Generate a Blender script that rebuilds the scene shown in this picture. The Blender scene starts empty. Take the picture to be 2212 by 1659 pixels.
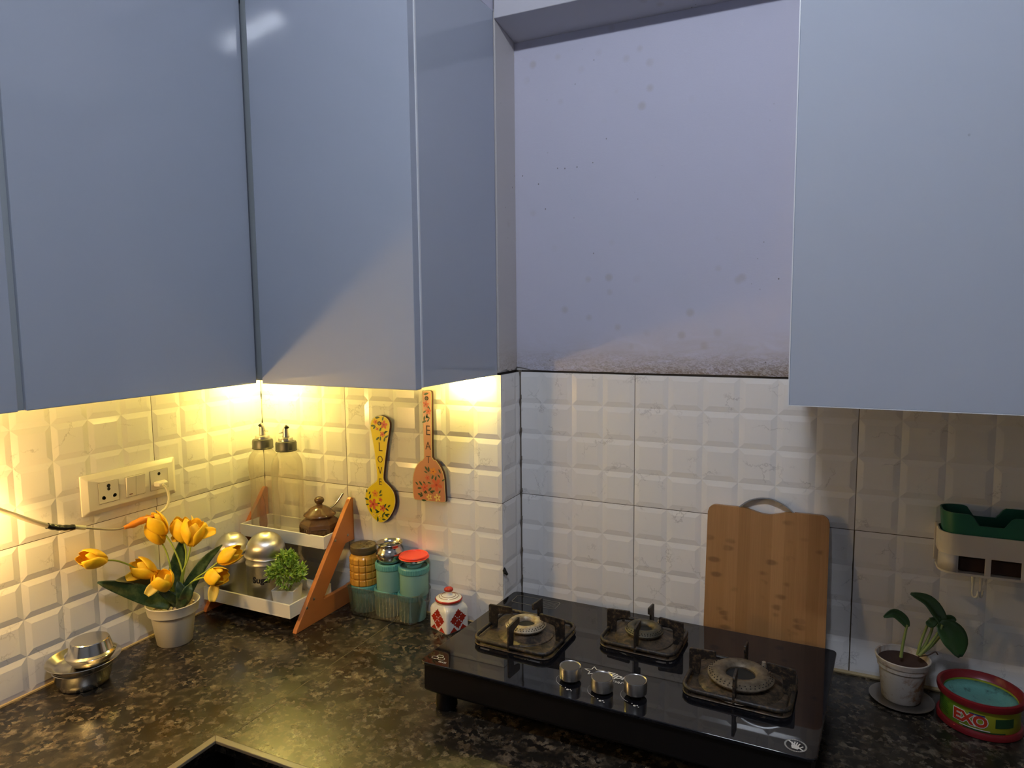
import bpy, bmesh, math, random, json
from mathutils import Vector, Matrix
random.seed(7)
C = bpy.context.scene.collection
SC = bpy.context.scene

# ------------------------------------------------------------------ camera, world, lights, exposure
cam_d = bpy.data.cameras.new('camera'); cam = bpy.data.objects.new('camera', cam_d); C.objects.link(cam)
cam.location = (1.41674, -1.39154, 0.73218)
cam.rotation_euler = (1.472376, 0.009945, 0.439247)
cam_d.sensor_width = 36.0; cam_d.lens = 1472.72 / 2212 * 36; cam_d.clip_start = 0.02; cam_d.clip_end = 50
SC.camera = cam
w = bpy.data.worlds.new('world'); SC.world = w; w.use_nodes = True
w.node_tree.nodes['Background'].inputs[0].default_value = (0.55, 0.65, 1, 1)
w.node_tree.nodes['Background'].inputs[1].default_value = 0.02
SC.view_settings.view_transform = 'Standard'; SC.view_settings.look = 'None'
SC.view_settings.gamma = 1; SC.view_settings.use_curve_mapping = False
SC.view_settings.exposure = 0.0
COOL = ((0.8, 0.87, 1.0), 262.0)       # ceiling batten
WARM_STRIP = ((1.0, 0.74, 0.16), 10.0) # led tape under the wall cabinets
WARM_COIL = ((1.0, 0.78, 0.19), 330.0) # its coiled end in the corner
WARM_BULB = ((1.0, 0.62, 0.20), 290.0) # bulb at the end of the taped cable
SC.cycles.max_bounces = 10; SC.cycles.diffuse_bounces = 5; SC.cycles.glossy_bounces = 5
SC.cycles.transmission_bounces = 10; SC.cycles.transparent_max_bounces = 16
SC.cycles.sample_clamp_indirect = 20.0; SC.cycles.caustics_refractive = False; SC.cycles.caustics_reflective = False
SC.cycles.use_denoising = True

# ------------------------------------------------------------------ materials
def mat(name, col, rough=0.5, metal=0.0, **k):
    m = bpy.data.materials.new(name); m.use_nodes = True
    b = m.node_tree.nodes['Principled BSDF']
    b.inputs['Base Color'].default_value = (*col, 1); b.inputs['Roughness'].default_value = rough
    b.inputs['Metallic'].default_value = metal
    for kk, v in k.items(): b.inputs[kk.replace('_', ' ')].default_value = v
    return m
def N(m, t, **k):
    n = m.node_tree.nodes.new(t)
    for a, v in k.items():
        if a.startswith('i_'):
            key = a[2:].replace('_', ' ')
            n.inputs[int(key) if key.isdigit() else key].default_value = v
        else: setattr(n, a, v)
    return n
def L(m, a, b): m.node_tree.links.new(a, b)
def bs(m): return m.node_tree.nodes['Principled BSDF']
def coords(m, scale=(1, 1, 1), kind='world'):
    mp = N(m, 'ShaderNodeMapping'); mp.inputs['Scale'].default_value = scale
    if kind == 'world': L(m, N(m, 'ShaderNodeNewGeometry').outputs['Position'], mp.inputs['Vector'])
    else: L(m, N(m, 'ShaderNodeTexCoord').outputs['Object'], mp.inputs['Vector'])
    return mp.outputs['Vector']
def noise(m, vec, scale, detail=4, rough=0.55, dist=0.0):
    n = N(m, 'ShaderNodeTexNoise'); n.inputs['Scale'].default_value = scale; n.inputs['Detail'].default_value = detail
    n.inputs['Roughness'].default_value = rough; n.inputs['Distortion'].default_value = dist
    L(m, vec, n.inputs['Vector']); return n
def ramp(m, fac, stops, interp='LINEAR'):
    r = N(m, 'ShaderNodeValToRGB'); r.color_ramp.interpolation = interp
    e = r.color_ramp.elements
    while len(e) < len(stops): e.new(0.5)
    for i, (p, c) in enumerate(stops):
        e[i].position = p; e[i].color = (*c, 1) if len(c) == 3 else c
    L(m, fac, r.inputs['Fac']); return r.outputs['Color']
def mix(m, fac, a, b, mode='MIX'):
    n = N(m, 'ShaderNodeMix', data_type='RGBA', blend_type=mode)
    for s, v in ((0, fac), (6, a), (7, b)):
        if hasattr(v, 'links') or hasattr(v, 'is_linked'): L(m, v, n.inputs[s])
        else: n.inputs[s].default_value = (*v, 1) if isinstance(v, tuple) and len(v) == 3 else v
    return n.outputs[2]
def math_(m, op, a, b=None, clamp=False):
    n = N(m, 'ShaderNodeMath', operation=op); n.use_clamp = clamp
    for s, v in ((0, a), (1, b)):
        if v is None: continue
        if hasattr(v, 'is_linked'): L(m, v, n.inputs[s])
        else: n.inputs[s].default_value = v
    return n.outputs[0]
def bump(m, h, strength=0.2, dist=0.002):
    b = N(m, 'ShaderNodeBump'); b.inputs['Strength'].default_value = strength; b.inputs['Distance'].default_value = dist
    L(m, h, b.inputs['Height']); L(m, b.outputs['Normal'], bs(m).inputs['Normal'])
def maprange(m, v, a, b, c=0.0, d=1.0):
    n = N(m, 'ShaderNodeMapRange'); n.inputs[1].default_value = a; n.inputs[2].default_value = b
    n.inputs[3].default_value = c; n.inputs[4].default_value = d; L(m, v, n.inputs[0]); return n.outputs[0]
def emit(name, col, s):
    m = bpy.data.materials.new(name); m.use_nodes = True
    b = bs(m); b.inputs['Base Color'].default_value = (*col, 1)
    b.inputs['Emission Color'].default_value = (*col, 1); b.inputs['Emission Strength'].default_value = s
    return m

M = {}
# ceramic tile: off white with fine grey veins
m = M['tile'] = mat('tile_glaze', (0.82, 0.80, 0.78), 0.16)
v = coords(m); n1 = noise(m, v, 9, 5, 0.6)
dv = N(m, 'ShaderNodeVectorMath', operation='ADD'); L(m, v, dv.inputs[0])
sc_ = N(m, 'ShaderNodeVectorMath', operation='SCALE'); sc_.inputs['Scale'].default_value = 0.09
L(m, noise(m, v, 16, 6, 0.65).outputs['Color'], sc_.inputs[0]); L(m, sc_.outputs[0], dv.inputs[1])
vo = N(m, 'ShaderNodeTexVoronoi', feature='DISTANCE_TO_EDGE'); vo.inputs['Scale'].default_value = 13; L(m, dv.outputs[0], vo.inputs['Vector'])
crack = maprange(m, vo.outputs['Distance'], 0.0, 0.022, 1, 0)
mask = maprange(m, noise(m, v, 17, 2).outputs['Fac'], 0.50, 0.62)
f = math_(m, 'MULTIPLY', math_(m, 'MULTIPLY', crack, mask), 0.42)
L(m, mix(m, f, (0.82, 0.80, 0.78), (0.26, 0.24, 0.24)), bs(m).inputs['Base Color'])
# grout / render behind the tiles and plain plaster
m = M['render'] = mat('grout_and_render', (0.62, 0.60, 0.60), 0.9)
v = coords(m); sx = N(m, 'ShaderNodeSeparateXYZ'); L(m, v, sx.inputs[0])
low = maprange(m, sx.outputs['Z'], 0.6035, 0.604, 1, 0)
L(m, mix(m, low, (0.64, 0.62, 0.61), (0.045, 0.035, 0.028)), bs(m).inputs['Base Color'])
def plaster(name, base, stain=True):
    m = mat(name, base, 0.85)
    v = coords(m); sx = N(m, 'ShaderNodeSeparateXYZ'); L(m, v, sx.inputs[0])
    big = noise(m, coords(m, (1, 1, 3)), 9, 6, 0.7, 0.6)
    band = maprange(m, sx.outputs['Z'], 0.60, 0.72, 1, 0)
    right = maprange(m, sx.outputs['X'], 0.70, 1.35, 0.35, 1.0)
    bb = math_(m, 'MULTIPLY', math_(m, 'POWER', band, 1.6), right)
    st = math_(m, 'MULTIPLY', bb, maprange(m, big.outputs['Fac'], 0.36, 0.62))
    fine = noise(m, coords(m, (1, 1, 2.5)), 120, 5, 0.75, 1.0)
    st2 = math_(m, 'MULTIPLY', math_(m, 'MULTIPLY', maprange(m, sx.outputs['Z'], 0.60, 0.655, 1, 0), right), maprange(m, fine.outputs['Fac'], 0.46, 0.56))
    c = mix(m, math_(m, 'MULTIPLY', st, 0.9), base, (0.33, 0.25, 0.14))
    c = mix(m, math_(m, 'MULTIPLY', st2, 0.95), c, (0.13, 0.08, 0.03))
    sp = N(m, 'ShaderNodeTexVoronoi'); sp.inputs['Scale'].default_value = 62; L(m, coords(m, (1, 1, 0.8)), sp.inputs['Vector'])
    dot = math_(m, 'MULTIPLY', maprange(m, sp.outputs['Distance'], 0.07, 0.11, 1, 0), maprange(m, noise(m, v, 7, 3).outputs['Fac'], 0.53, 0.6))
    c = mix(m, math_(m, 'MULTIPLY', dot, 0.75), c, (0.10, 0.085, 0.07))
    sp2 = N(m, 'ShaderNodeTexVoronoi'); sp2.inputs['Scale'].default_value = 21; L(m, v, sp2.inputs['Vector'])
    dot2 = math_(m, 'MULTIPLY', maprange(m, sp2.outputs['Distance'], 0.10, 0.24, 1, 0), maprange(m, noise(m, v, 4, 3).outputs['Fac'], 0.52, 0.64))
    c = mix(m, math_(m, 'MULTIPLY', dot2, 0.28), c, (0.34, 0.28, 0.18))
    L(m, c, bs(m).inputs['Base Color'])
    bump(m, fine.outputs['Fac'], 0.25, 0.001)
    return m
M['plaster'] = plaster('stained_plaster', (0.56, 0.555, 0.66))
M['soffit'] = plaster('beam_plaster', (0.55, 0.54, 0.58))
M['reveal'] = plaster('reveal_plaster', (0.60, 0.57, 0.56))
M['room'] = mat('room_paint', (0.34, 0.34, 0.35), 0.8)
M['floor'] = mat('floor_stone', (0.20, 0.19, 0.18), 0.4)
# glossy laminate
m = M['laminate'] = mat('glossy_laminate', (0.42, 0.46, 0.54), 0.07)
sp = N(m, 'ShaderNodeTexVoronoi'); sp.inputs['Scale'].default_value = 9; L(m, coords(m), sp.inputs['Vector'])
dot = math_(m, 'MULTIPLY', maprange(m, sp.outputs['Distance'], 0.012, 0.02, 1, 0), maprange(m, noise(m, coords(m), 5, 2).outputs['Fac'], 0.56, 0.6))
L(m, mix(m, dot, (0.42, 0.46, 0.54), (0.12, 0.10, 0.09)), bs(m).inputs['Base Color'])
M['edge'] = mat('white_edge_band', (0.75, 0.77, 0.80), 0.25)
M['profile'] = mat('grey_profile', (0.40, 0.44, 0.46), 0.3, 0.2)
# granite worktop
m = M['granite'] = mat('granite', (0.05, 0.045, 0.04), 0.28)
v = coords(m, (1, 1, 1))
wv = N(m, 'ShaderNodeVectorMath', operation='ADD'); L(m, v, wv.inputs[0])
s2 = N(m, 'ShaderNodeVectorMath', operation='SCALE'); s2.inputs['Scale'].default_value = 0.018
L(m, noise(m, v, 90, 4, 0.7).outputs['Color'], s2.inputs[0]); L(m, s2.outputs[0], wv.inputs[1])
vr = N(m, 'ShaderNodeTexVoronoi'); vr.inputs['Scale'].default_value = 120; L(m, wv.outputs[0], vr.inputs['Vector'])
sepc = N(m, 'ShaderNodeSeparateColor'); L(m, vr.outputs['Color'], sepc.inputs[0])
c1 = ramp(m, sepc.outputs[0], [(0.0, (0.008, 0.007, 0.006)), (0.38, (0.016, 0.014, 0.012)), (0.50, (0.066, 0.048, 0.030)), (0.72, (0.115, 0.085, 0.055)), (0.90, (0.19, 0.155, 0.11)), (1.0, (0.03, 0.022, 0.016))])
big = noise(m, v, 26, 5, 0.65, 0.3)
c2 = mix(m, maprange(m, big.outputs['Fac'], 0.40, 0.62), (0.014, 0.012, 0.009), c1)
fine = noise(m, v, 330, 4, 0.7)
c3 = mix(m, math_(m, 'MULTIPLY', maprange(m, fine.outputs['Fac'], 0.50, 0.62), 0.7), c2, (0.012, 0.010, 0.009))
L(m, c3, bs(m).inputs['Base Color'])
L(m, maprange(m, noise(m, v, 12, 4).outputs['Fac'], 0.35, 0.65, 0.19, 0.34), bs(m).inputs['Roughness'])
bump(m, fine.outputs['Fac'], 0.12, 0.0006)
M['granite_edge'] = mat('granite_worn_edge', (0.17, 0.145, 0.10), 0.35)
M['grout_line'] = mat('yellow_grout', (0.40, 0.30, 0.15), 0.7)
M['dark'] = mat('shade_black', (0.008, 0.007, 0.007), 0.6)  # near black colour stands in for the shade below the worktop
# metals
m = M['steel'] = mat('brushed_steel', (0.62, 0.60, 0.57), 0.32, 1.0, Anisotropic=0.7)
n = noise(m, coords(m, (1, 1, 30), 'obj'), 30, 3); L(m, maprange(m, n.outputs['Fac'], 0.3, 0.7, 0.28, 0.42), bs(m).inputs['Roughness'])
M['steel_bright'] = mat('polished_steel', (0.68, 0.66, 0.62), 0.15, 1.0); M['steel_soft'] = mat('worn_steel', (0.64, 0.61, 0.56), 0.19, 1.0)
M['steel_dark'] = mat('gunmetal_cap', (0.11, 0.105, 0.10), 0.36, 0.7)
M['chrome'] = mat('chrome', (0.75, 0.75, 0.75), 0.08, 1.0)
M['alu'] = mat('satin_aluminium', (0.52, 0.50, 0.47), 0.28, 0.95)
M['alu_top'] = mat('knob_top', (0.10, 0.095, 0.09), 0.4, 0.6)
# greasy black iron of the hob
m = M['iron'] = mat('greasy_iron', (0.03, 0.024, 0.018), 0.42, 0.2)
g = noise(m, coords(m), 130, 6, 0.7)
L(m, mix(m, maprange(m, g.outputs['Fac'], 0.50, 0.68), (0.018, 0.015, 0.013), (0.13, 0.085, 0.045)), bs(m).inputs['Base Color'])
L(m, maprange(m, g.outputs['Fac'], 0.35, 0.65, 0.28, 0.6), bs(m).inputs['Roughness']); bump(m, g.outputs['Fac'], 0.5, 0.0015)
m = M['plate'] = mat('burnt_drip_plate', (0.05, 0.04, 0.03), 0.4, 0.4)
g = noise(m, coords(m), 70, 7, 0.75, 0.8)
L(m, mix(m, maprange(m, g.outputs['Fac'], 0.42, 0.66), (0.030, 0.024, 0.018), (0.15, 0.10, 0.055)), bs(m).inputs['Base Color']); bump(m, g.outputs['Fac'], 0.4, 0.0012)
def brass(name, a, b):
    m = mat(name, a, 0.5, 0.4); g = noise(m, coords(m), 90, 5, 0.7)
    L(m, mix(m, maprange(m, g.outputs['Fac'], 0.4, 0.65), a, b), bs(m).inputs['Base Color']); bump(m, g.outputs['Fac'], 0.3, 0.001); return m
M['ring_light'] = brass('pale_burner_ring', (0.42, 0.36, 0.27), (0.24, 0.17, 0.09))
M['ring_dark'] = brass('sooty_burner_ring', (0.06, 0.055, 0.04), (0.13, 0.10, 0.055))
M['ring_mid'] = brass('brown_burner_ring', (0.17, 0.135, 0.09), (0.09, 0.065, 0.04))
M['hole'] = mat('dark_hole', (0.004, 0.004, 0.004), 0.8)
M['glass_black'] = mat('black_glass', (0.006, 0.006, 0.008), 0.03, Specular_IOR_Level=0.6)
M['hob_body'] = mat('hob_body', (0.005, 0.004, 0.004), 0.5, Specular_IOR_Level=0.25)
M['print_white'] = mat('white_print', (0.62, 0.60, 0.56), 0.5)
# plastics, glass
def thin(name, tint, milky, rough, gl=1.0):
    m = bpy.data.materials.new(name); m.use_nodes = True; nt = m.node_tree; nt.nodes.remove(bs(m)); out = nt.nodes['Material Output']
    tr = N(m, 'ShaderNodeBsdfTransparent'); tr.inputs[0].default_value = (*tint, 1)
    df = N(m, 'ShaderNodeBsdfDiffuse'); df.inputs[0].default_value = (0.85, 0.80, 0.70, 1)
    tl = N(m, 'ShaderNodeBsdfTranslucent'); tl.inputs[0].default_value = (0.9, 0.85, 0.75, 1)
    gs = N(m, 'ShaderNodeBsdfGlossy'); gs.inputs['Roughness'].default_value = rough
    mk = N(m, 'ShaderNodeMixShader'); mk.inputs[0].default_value = 0.5; L(m, df.outputs[0], mk.inputs[1]); L(m, tl.outputs[0], mk.inputs[2])
    lw = N(m, 'ShaderNodeLayerWeight'); lw.inputs[0].default_value = 0.35
    a = N(m, 'ShaderNodeMixShader'); L(m, math_(m, 'ADD', milky, math_(m, 'MULTIPLY', math_(m, 'POWER', lw.outputs['Facing'], 3.0), milky * 3), True), a.inputs[0]); L(m, tr.outputs[0], a.inputs[1]); L(m, mk.outputs[0], a.inputs[2])
    b = N(m, 'ShaderNodeMixShader'); L(m, math_(m, 'MULTIPLY', lw.outputs['Fresnel'], gl, True), b.inputs[0]); L(m, a.outputs[0], b.inputs[1]); L(m, gs.outputs[0], b.inputs[2])
    L(m, b.outputs[0], out.inputs[0]); return m
M['clear'] = thin('clear_plastic', (0.97, 0.975, 0.96), 0.016, 0.07, 0.55)
M['bottle'] = thin('clear_bottle_plastic', (0.985, 0.975, 0.95), 0.075, 0.10, 0.22)
M['residue'] = mat('brown_residue', (0.45, 0.16, 0.06), 0.5, Alpha=0.55)
M['white_pl'] = mat('white_plastic', (0.72, 0.68, 0.60), 0.3)
M['white_paint'] = mat('white_paint', (0.78, 0.75, 0.68), 0.4)
M['orange_tape'] = mat('orange_tape', (0.80, 0.26, 0.02), 0.4)
M['black_tape'] = mat('black_tape', (0.01, 0.01, 0.01), 0.25)
M['cable'] = mat('cream_cable', (0.70, 0.68, 0.50), 0.35)
M['cable_grey'] = mat('grey_cable', (0.38, 0.33, 0.26), 0.4)
m = M['wood'] = mat('orange_wood', (0.50, 0.17, 0.045), 0.35)
g = noise(m, coords(m, (60, 3, 6), 'obj'), 3, 4)
L(m, mix(m, g.outputs['Fac'], (0.40, 0.125, 0.030), (0.58, 0.21, 0.06)), bs(m).inputs['Base Color'])
# bamboo
def bamboo(i):
    random.seed(40 + i); t = random.uniform(-0.05, 0.05); a = (0.37 + t, 0.19 + t * .6, 0.070 + t * .3)
    m = mat('bamboo', a, 0.5); v = coords(m, (150, 150, 5), 'obj'); g = noise(m, v, 2.2, 5, 0.6)
    c = mix(m, g.outputs['Fac'], (a[0] * .78, a[1] * .74, a[2] * .7), (a[0] * 1.15, a[1] * 1.15, a[2] * 1.15))
    k = N(m, 'ShaderNodeTexVoronoi'); k.inputs['Scale'].default_value = 1; L(m, coords(m, (22, 22, 50), 'world'), k.inputs['Vector'])
    kk = math_(m, 'MULTIPLY', maprange(m, k.outputs['Distance'], 0.20, 0.36, 1, 0), maprange(m, noise(m, coords(m, (25, 25, 9)), 1, 2).outputs['Fac'], 0.50, 0.60))
    c = mix(m, math_(m, 'MULTIPLY', kk, 0.5), c, (0.075, 0.035, 0.014))
    L(m, c, bs(m).inputs['Base Color']); return m
# ceramics
M['cer_white'] = mat('white_glazed_ceramic', (0.80, 0.76, 0.70), 0.12)
M['cer_red'] = mat('red_glaze', (0.42, 0.03, 0.015), 0.15)
M['brown_line'] = mat('brown_glaze_line', (0.22, 0.06, 0.02), 0.2)
m = M['cer_brown'] = mat('brown_glaze', (0.09, 0.042, 0.018), 0.14)
g = noise(m, coords(m), 60, 4); L(m, mix(m, g.outputs['Fac'], (0.05, 0.024, 0.011), (0.15, 0.075, 0.03)), bs(m).inputs['Base Color'])
m = M['mustard'] = mat('mustard_glaze', (0.62, 0.32, 0.045), 0.16)
g = noise(m, coords(m), 80, 3); L(m, mix(m, g.outputs['Fac'], (0.50, 0.22, 0.02), (0.70, 0.38, 0.06)), bs(m).inputs['Base Color'])
M['brown_lid'] = mat('olive_brown_lid', (0.085, 0.06, 0.03), 0.4)
M['teal'] = mat('pale_teal_plastic', (0.23, 0.43, 0.36), 0.4)
M['teal_lid'] = mat('teal_lid_plastic', (0.12, 0.36, 0.33), 0.35)
M['red_pl'] = mat('red_plastic', (0.78, 0.06, 0.03), 0.3)
# plants
M['petal'] = mat('yellow_petal', (0.90, 0.55, 0.012), 0.55, Subsurface_Weight=0.0)
m = M['petal']; g = noise(m, coords(m), 70, 3)
L(m, mix(m, g.outputs['Fac'], (0.86, 0.43, 0.008), (0.95, 0.66, 0.02)), bs(m).inputs['Base Color'])
M['petal_old'] = mat('pale_worn_petal', (0.62, 0.46, 0.08), 0.55)
M['stem'] = mat('green_stem', (0.33, 0.42, 0.06), 0.5)
m = M['leaf'] = mat('dark_tulip_leaf', (0.03, 0.07, 0.025), 0.4)
g = noise(m, coords(m, (1, 1, 1)), 45, 5, 0.7); L(m, mix(m, maprange(m, g.outputs['Fac'], 0.45, 0.7), (0.018, 0.05, 0.018), (0.09, 0.13, 0.045)), bs(m).inputs['Base Color'])
M['leaf_faded'] = mat('faded_leaf', (0.22, 0.20, 0.07), 0.6)
M['pothos'] = mat('pothos_leaf', (0.035, 0.085, 0.022), 0.35)
M['pothos_stem'] = mat('pothos_stem', (0.16, 0.20, 0.05), 0.45)
m = M['sprig'] = mat('bright_foliage', (0.22, 0.38, 0.04), 0.45)
g = noise(m, coords(m), 140, 2); L(m, mix(m, maprange(m, g.outputs['Fac'], 0.35, 0.65), (0.18, 0.36, 0.02), (0.58, 0.70, 0.16)), bs(m).inputs['Base Color'])
m = M['pot'] = mat('cream_pot', (0.66, 0.60, 0.48), 0.45)
m = M['pot_old'] = mat('rust_stained_pot', (0.6, 0.55, 0.5), 0.55)
g = noise(m, coords(m), 30, 6, 0.7, 0.4)
L(m, mix(m, maprange(m, g.outputs['Fac'], 0.50, 0.66), (0.46, 0.41, 0.36), (0.24, 0.11, 0.04)), bs(m).inputs['Base Color'])
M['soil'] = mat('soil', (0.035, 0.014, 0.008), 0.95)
M['pebble'] = mat('pebble', (0.48, 0.36, 0.20), 0.6)
M['twig'] = mat('brown_twig', (0.06, 0.03, 0.015), 0.7)
M['tub_green'] = mat('lime_label', (0.22, 0.42, 0.015), 0.35)
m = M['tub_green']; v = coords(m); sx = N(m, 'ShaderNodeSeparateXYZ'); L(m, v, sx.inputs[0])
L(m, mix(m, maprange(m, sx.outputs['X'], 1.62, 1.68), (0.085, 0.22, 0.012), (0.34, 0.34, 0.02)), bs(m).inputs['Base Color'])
M['tub_red'] = mat('tub_red', (0.17, 0.008, 0.012), 0.35)
m = M['paste'] = mat('aqua_soap_paste', (0.16, 0.42, 0.36), 0.4)
g = noise(m, coords(m), 50, 5, 0.7); L(m, mix(m, maprange(m, g.outputs['Fac'], 0.55, 0.7), (0.11, 0.29, 0.25), (0.03, 0.08, 0.08)), bs(m).inputs['Base Color']); bump(m, g.outputs['Fac'], 0.6, 0.004)
M['tub_dark'] = mat('dark_label_patch', (0.015, 0.05, 0.015), 0.4)
M['navy'] = mat('navy_print', (0.02, 0.02, 0.12), 0.4)
M['holder_green'] = mat('green_plastic', (0.012, 0.115, 0.062), 0.45)
M['holder_cream'] = mat('cream_plastic', (0.62, 0.56, 0.48), 0.45)
M['sponge'] = mat('dark_sponge', (0.008, 0.010, 0.02), 0.9)
# wall decor
M['yellow_face'] = mat('yellow_print', (0.80, 0.62, 0.01), 0.3)
M['peach_face'] = mat('peach_print', (0.62, 0.26, 0.14), 0.3)
M['dark_edge'] = mat('dark_mdf_edge', (0.045, 0.012, 0.010), 0.5)
M['cream_line'] = mat('cream_outline', (0.85, 0.78, 0.45), 0.4)
M['ink'] = mat('dark_ink', (0.03, 0.008, 0.01), 0.5)
M['fl0'] = mat('coral_print', (0.68, 0.13, 0.06), 0.4); M['fl1'] = mat('orange_flower_print', (0.78, 0.30, 0.03), 0.4)
M['fl2'] = mat('cream_flower_print', (0.85, 0.68, 0.22), 0.4); M['fl_leaf'] = mat('leaf_print', (0.035, 0.085, 0.03), 0.4)
M['fl_c'] = mat('flower_centre_print', (0.40, 0.03, 0.02), 0.4)

# ------------------------------------------------------------------ geometry helpers
def lnk(o, parent=None):
    C.objects.link(o)
    if parent: o.parent = parent
    return o
def finish(name, bm, m, parent=None, smooth=None, solid=0, bev=0):
    me = bpy.data.meshes.new(name)
    bmesh.ops.recalc_face_normals(bm, faces=bm.faces) if not getattr(bm, 'keep', False) else None
    bm.to_mesh(me); bm.free(); me.materials.append(m)
    if smooth is not None:
        me.shade_smooth()
        if smooth < 180: me.set_sharp_from_angle(angle=math.radians(smooth))
    o = lnk(bpy.data.objects.new(name, me), parent)
    if solid: md = o.modifiers.new('thick', 'SOLIDIFY'); md.thickness = solid; md.offset = 0
    if bev: md = o.modifiers.new('bevel', 'BEVEL'); md.width = bev; md.segments = 2; md.limit_method = 'ANGLE'; md.angle_limit = math.radians(35)
    return o
def thing(name, label, cat, loc=(0, 0, 0), rz=0, group=None, rot=None):
    o = bpy.data.objects.new(name, None); C.objects.link(o); o.empty_display_size = 0.02
    o.location = loc; o.rotation_euler = rot or (0, 0, rz); o['label'] = label; o['category'] = cat
    if group: o['group'] = group
    return o
def tag(o, label, cat, group=None):
    o['label'] = label; o['category'] = cat
    if group: o['group'] = group
    return o
def struct(o): o['kind'] = 'structure'; return o
def B(): return bmesh.new()
def box(bm, a, b):
    x0, y0, z0 = a; x1, y1, z1 = b
    v = [bm.verts.new(p) for p in ((x0, y0, z0), (x1, y0, z0), (x1, y1, z0), (x0, y1, z0), (x0, y0, z1), (x1, y0, z1), (x1, y1, z1), (x0, y1, z1))]
    for f in ((0, 3, 2, 1), (4, 5, 6, 7), (0, 1, 5, 4), (1, 2, 6, 5), (2, 3, 7, 6), (3, 0, 4, 7)): bm.faces.new([v[i] for i in f])
    return v
def boxo(name, a, b, m, parent=None, bev=0.0):
    bm = B(); box(bm, a, b); return finish(name, bm, m, parent, bev=bev)
def lathe(bm, prof, seg=40, mtx=None, close=False, wob=None):
    rings = []
    for k, (r, z) in enumerate(prof):
        if r < 1e-6: rings.append([bm.verts.new((0, 0, z))])
        else:
            ring = []
            for i in range(seg):
                a = 2 * math.pi * i / seg; rr = r * (wob(a, k) if wob else 1)
                ring.append(bm.verts.new((rr * math.cos(a), rr * math.sin(a), z)))
            rings.append(ring)
    pairs = list(zip(rings, rings[1:]))
    if close: pairs.append((rings[-1], rings[0]))
    for A, Bv in pairs:
        for i in range(seg):
            j = (i + 1) % seg
            if len(A) == 1 and len(Bv) == 1: continue
            if len(A) == 1: bm.faces.new((A[0], Bv[i], Bv[j]))
            elif len(Bv) == 1: bm.faces.new((A[i], A[j], Bv[0]))
            else: bm.faces.new((A[i], A[j], Bv[j], Bv[i]))
    if mtx: bmesh.ops.transform(bm, matrix=mtx, verts=[v for r in rings for v in r])
    return bm
def lat(name, prof, m, parent=None, seg=40, smooth=35, loc=None, close=False, wob=None, rot=None):
    bm = B(); lathe(bm, prof, seg, None, close, wob); o = finish(name, bm, m, parent, smooth)
    if loc: o.location = loc
    if rot: o.rotation_euler = rot
    return o
def crom(pts, n=6):
    P = [Vector(p) for p in pts]; P = [P[0] * 2 - P[1]] + P + [P[-1] * 2 - P[-2]]; out = []
    for i in range(1, len(P) - 2):
        for k in range(n):
            t = k / n; a, b, c, d = P[i - 1:i + 3]
            out.append(0.5 * ((2 * b) + (c - a) * t + (2 * a - 5 * b + 4 * c - d) * t * t + (3 * b - a - 3 * c + d) * t ** 3))
    out.append(P[-2]); return out
def tube(bm, pts, r, seg=10, n=6, caps=True, closed=False):
    P = crom(pts, n) if n > 1 else [Vector(p) for p in pts]
    if closed: P = P[:-1] if (P[0] - P[-1]).length < 1e-6 else P
    K = len(P); rings = []; up = None
    for i, p in enumerate(P):
        t = (P[(i + 1) % K] - P[i - 1]) if closed else (P[min(i + 1, K - 1)] - P[max(i - 1, 0)])
        t.normalize()
        if up is None: up = t.orthogonal().normalized()
        up = (up - t * up.dot(t)).normalized(); s = t.cross(up)
        rr = r(i / (K - 1)) if callable(r) else r
        rings.append([bm.verts.new(p + (up * math.cos(2 * math.pi * j / seg) + s * math.sin(2 * math.pi * j / seg)) * rr) for j in range(seg)])
    for i in range(K if closed else K - 1):
        A, Bv = rings[i], rings[(i + 1) % K]
        for j in range(seg): bm.faces.new((A[j], A[(j + 1) % seg], Bv[(j + 1) % seg], Bv[j]))
    if caps and not closed:
        bm.faces.new(rings[0][::-1]); bm.faces.new(rings[-1])
    return bm
def tubo(name, pts, r, m, parent=None, seg=10, n=6, closed=False):
    return finish(name, tube(B(), pts, r, seg, n, True, closed), m, parent, 50)
def prism(bm, poly, axis, a, b):
    """extrude a 2-D polygon between a and b along axis (0,1,2); the polygon uses the other two axes in order"""
    def pt(u, v, w):
        q = [u, v]; q.insert(axis, w); return q
    A = [bm.verts.new(pt(u, v, a)) for u, v in poly]; Bv = [bm.verts.new(pt(u, v, b)) for u, v in poly]
    n = len(poly)
    bm.faces.new(A); bm.faces.new(Bv[::-1])
    for i in range(n): bm.faces.new((A[i], A[(i + 1) % n], Bv[(i + 1) % n], Bv[i]))
    return bm
def rrect(cx, cy, hx, hy, r, n=5):
    out = []
    for k, (sx_, sy_) in enumerate(((1, 1), (-1, 1), (-1, -1), (1, -1))):
        for i in range(n + 1):
            a = math.pi / 2 * (k + i / n); out.append((cx + sx_ * (hx - r) + r * math.cos(a), cy + sy_ * (hy - r) + r * math.sin(a)))
    return out
def rpoly(poly, r, n=4):
    out = []; K = len(poly)
    for i in range(K):
        p, a, b = Vector(poly[i]), Vector(poly[i - 1]), Vector(poly[(i + 1) % K])
        u = p + (a - p).normalized() * r; w_ = p + (b - p).normalized() * r
        for k in range(n + 1):
            t = k / n; out.append(tuple((1 - t) ** 2 * u + 2 * t * (1 - t) * p + t * t * w_))
    return out
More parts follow.
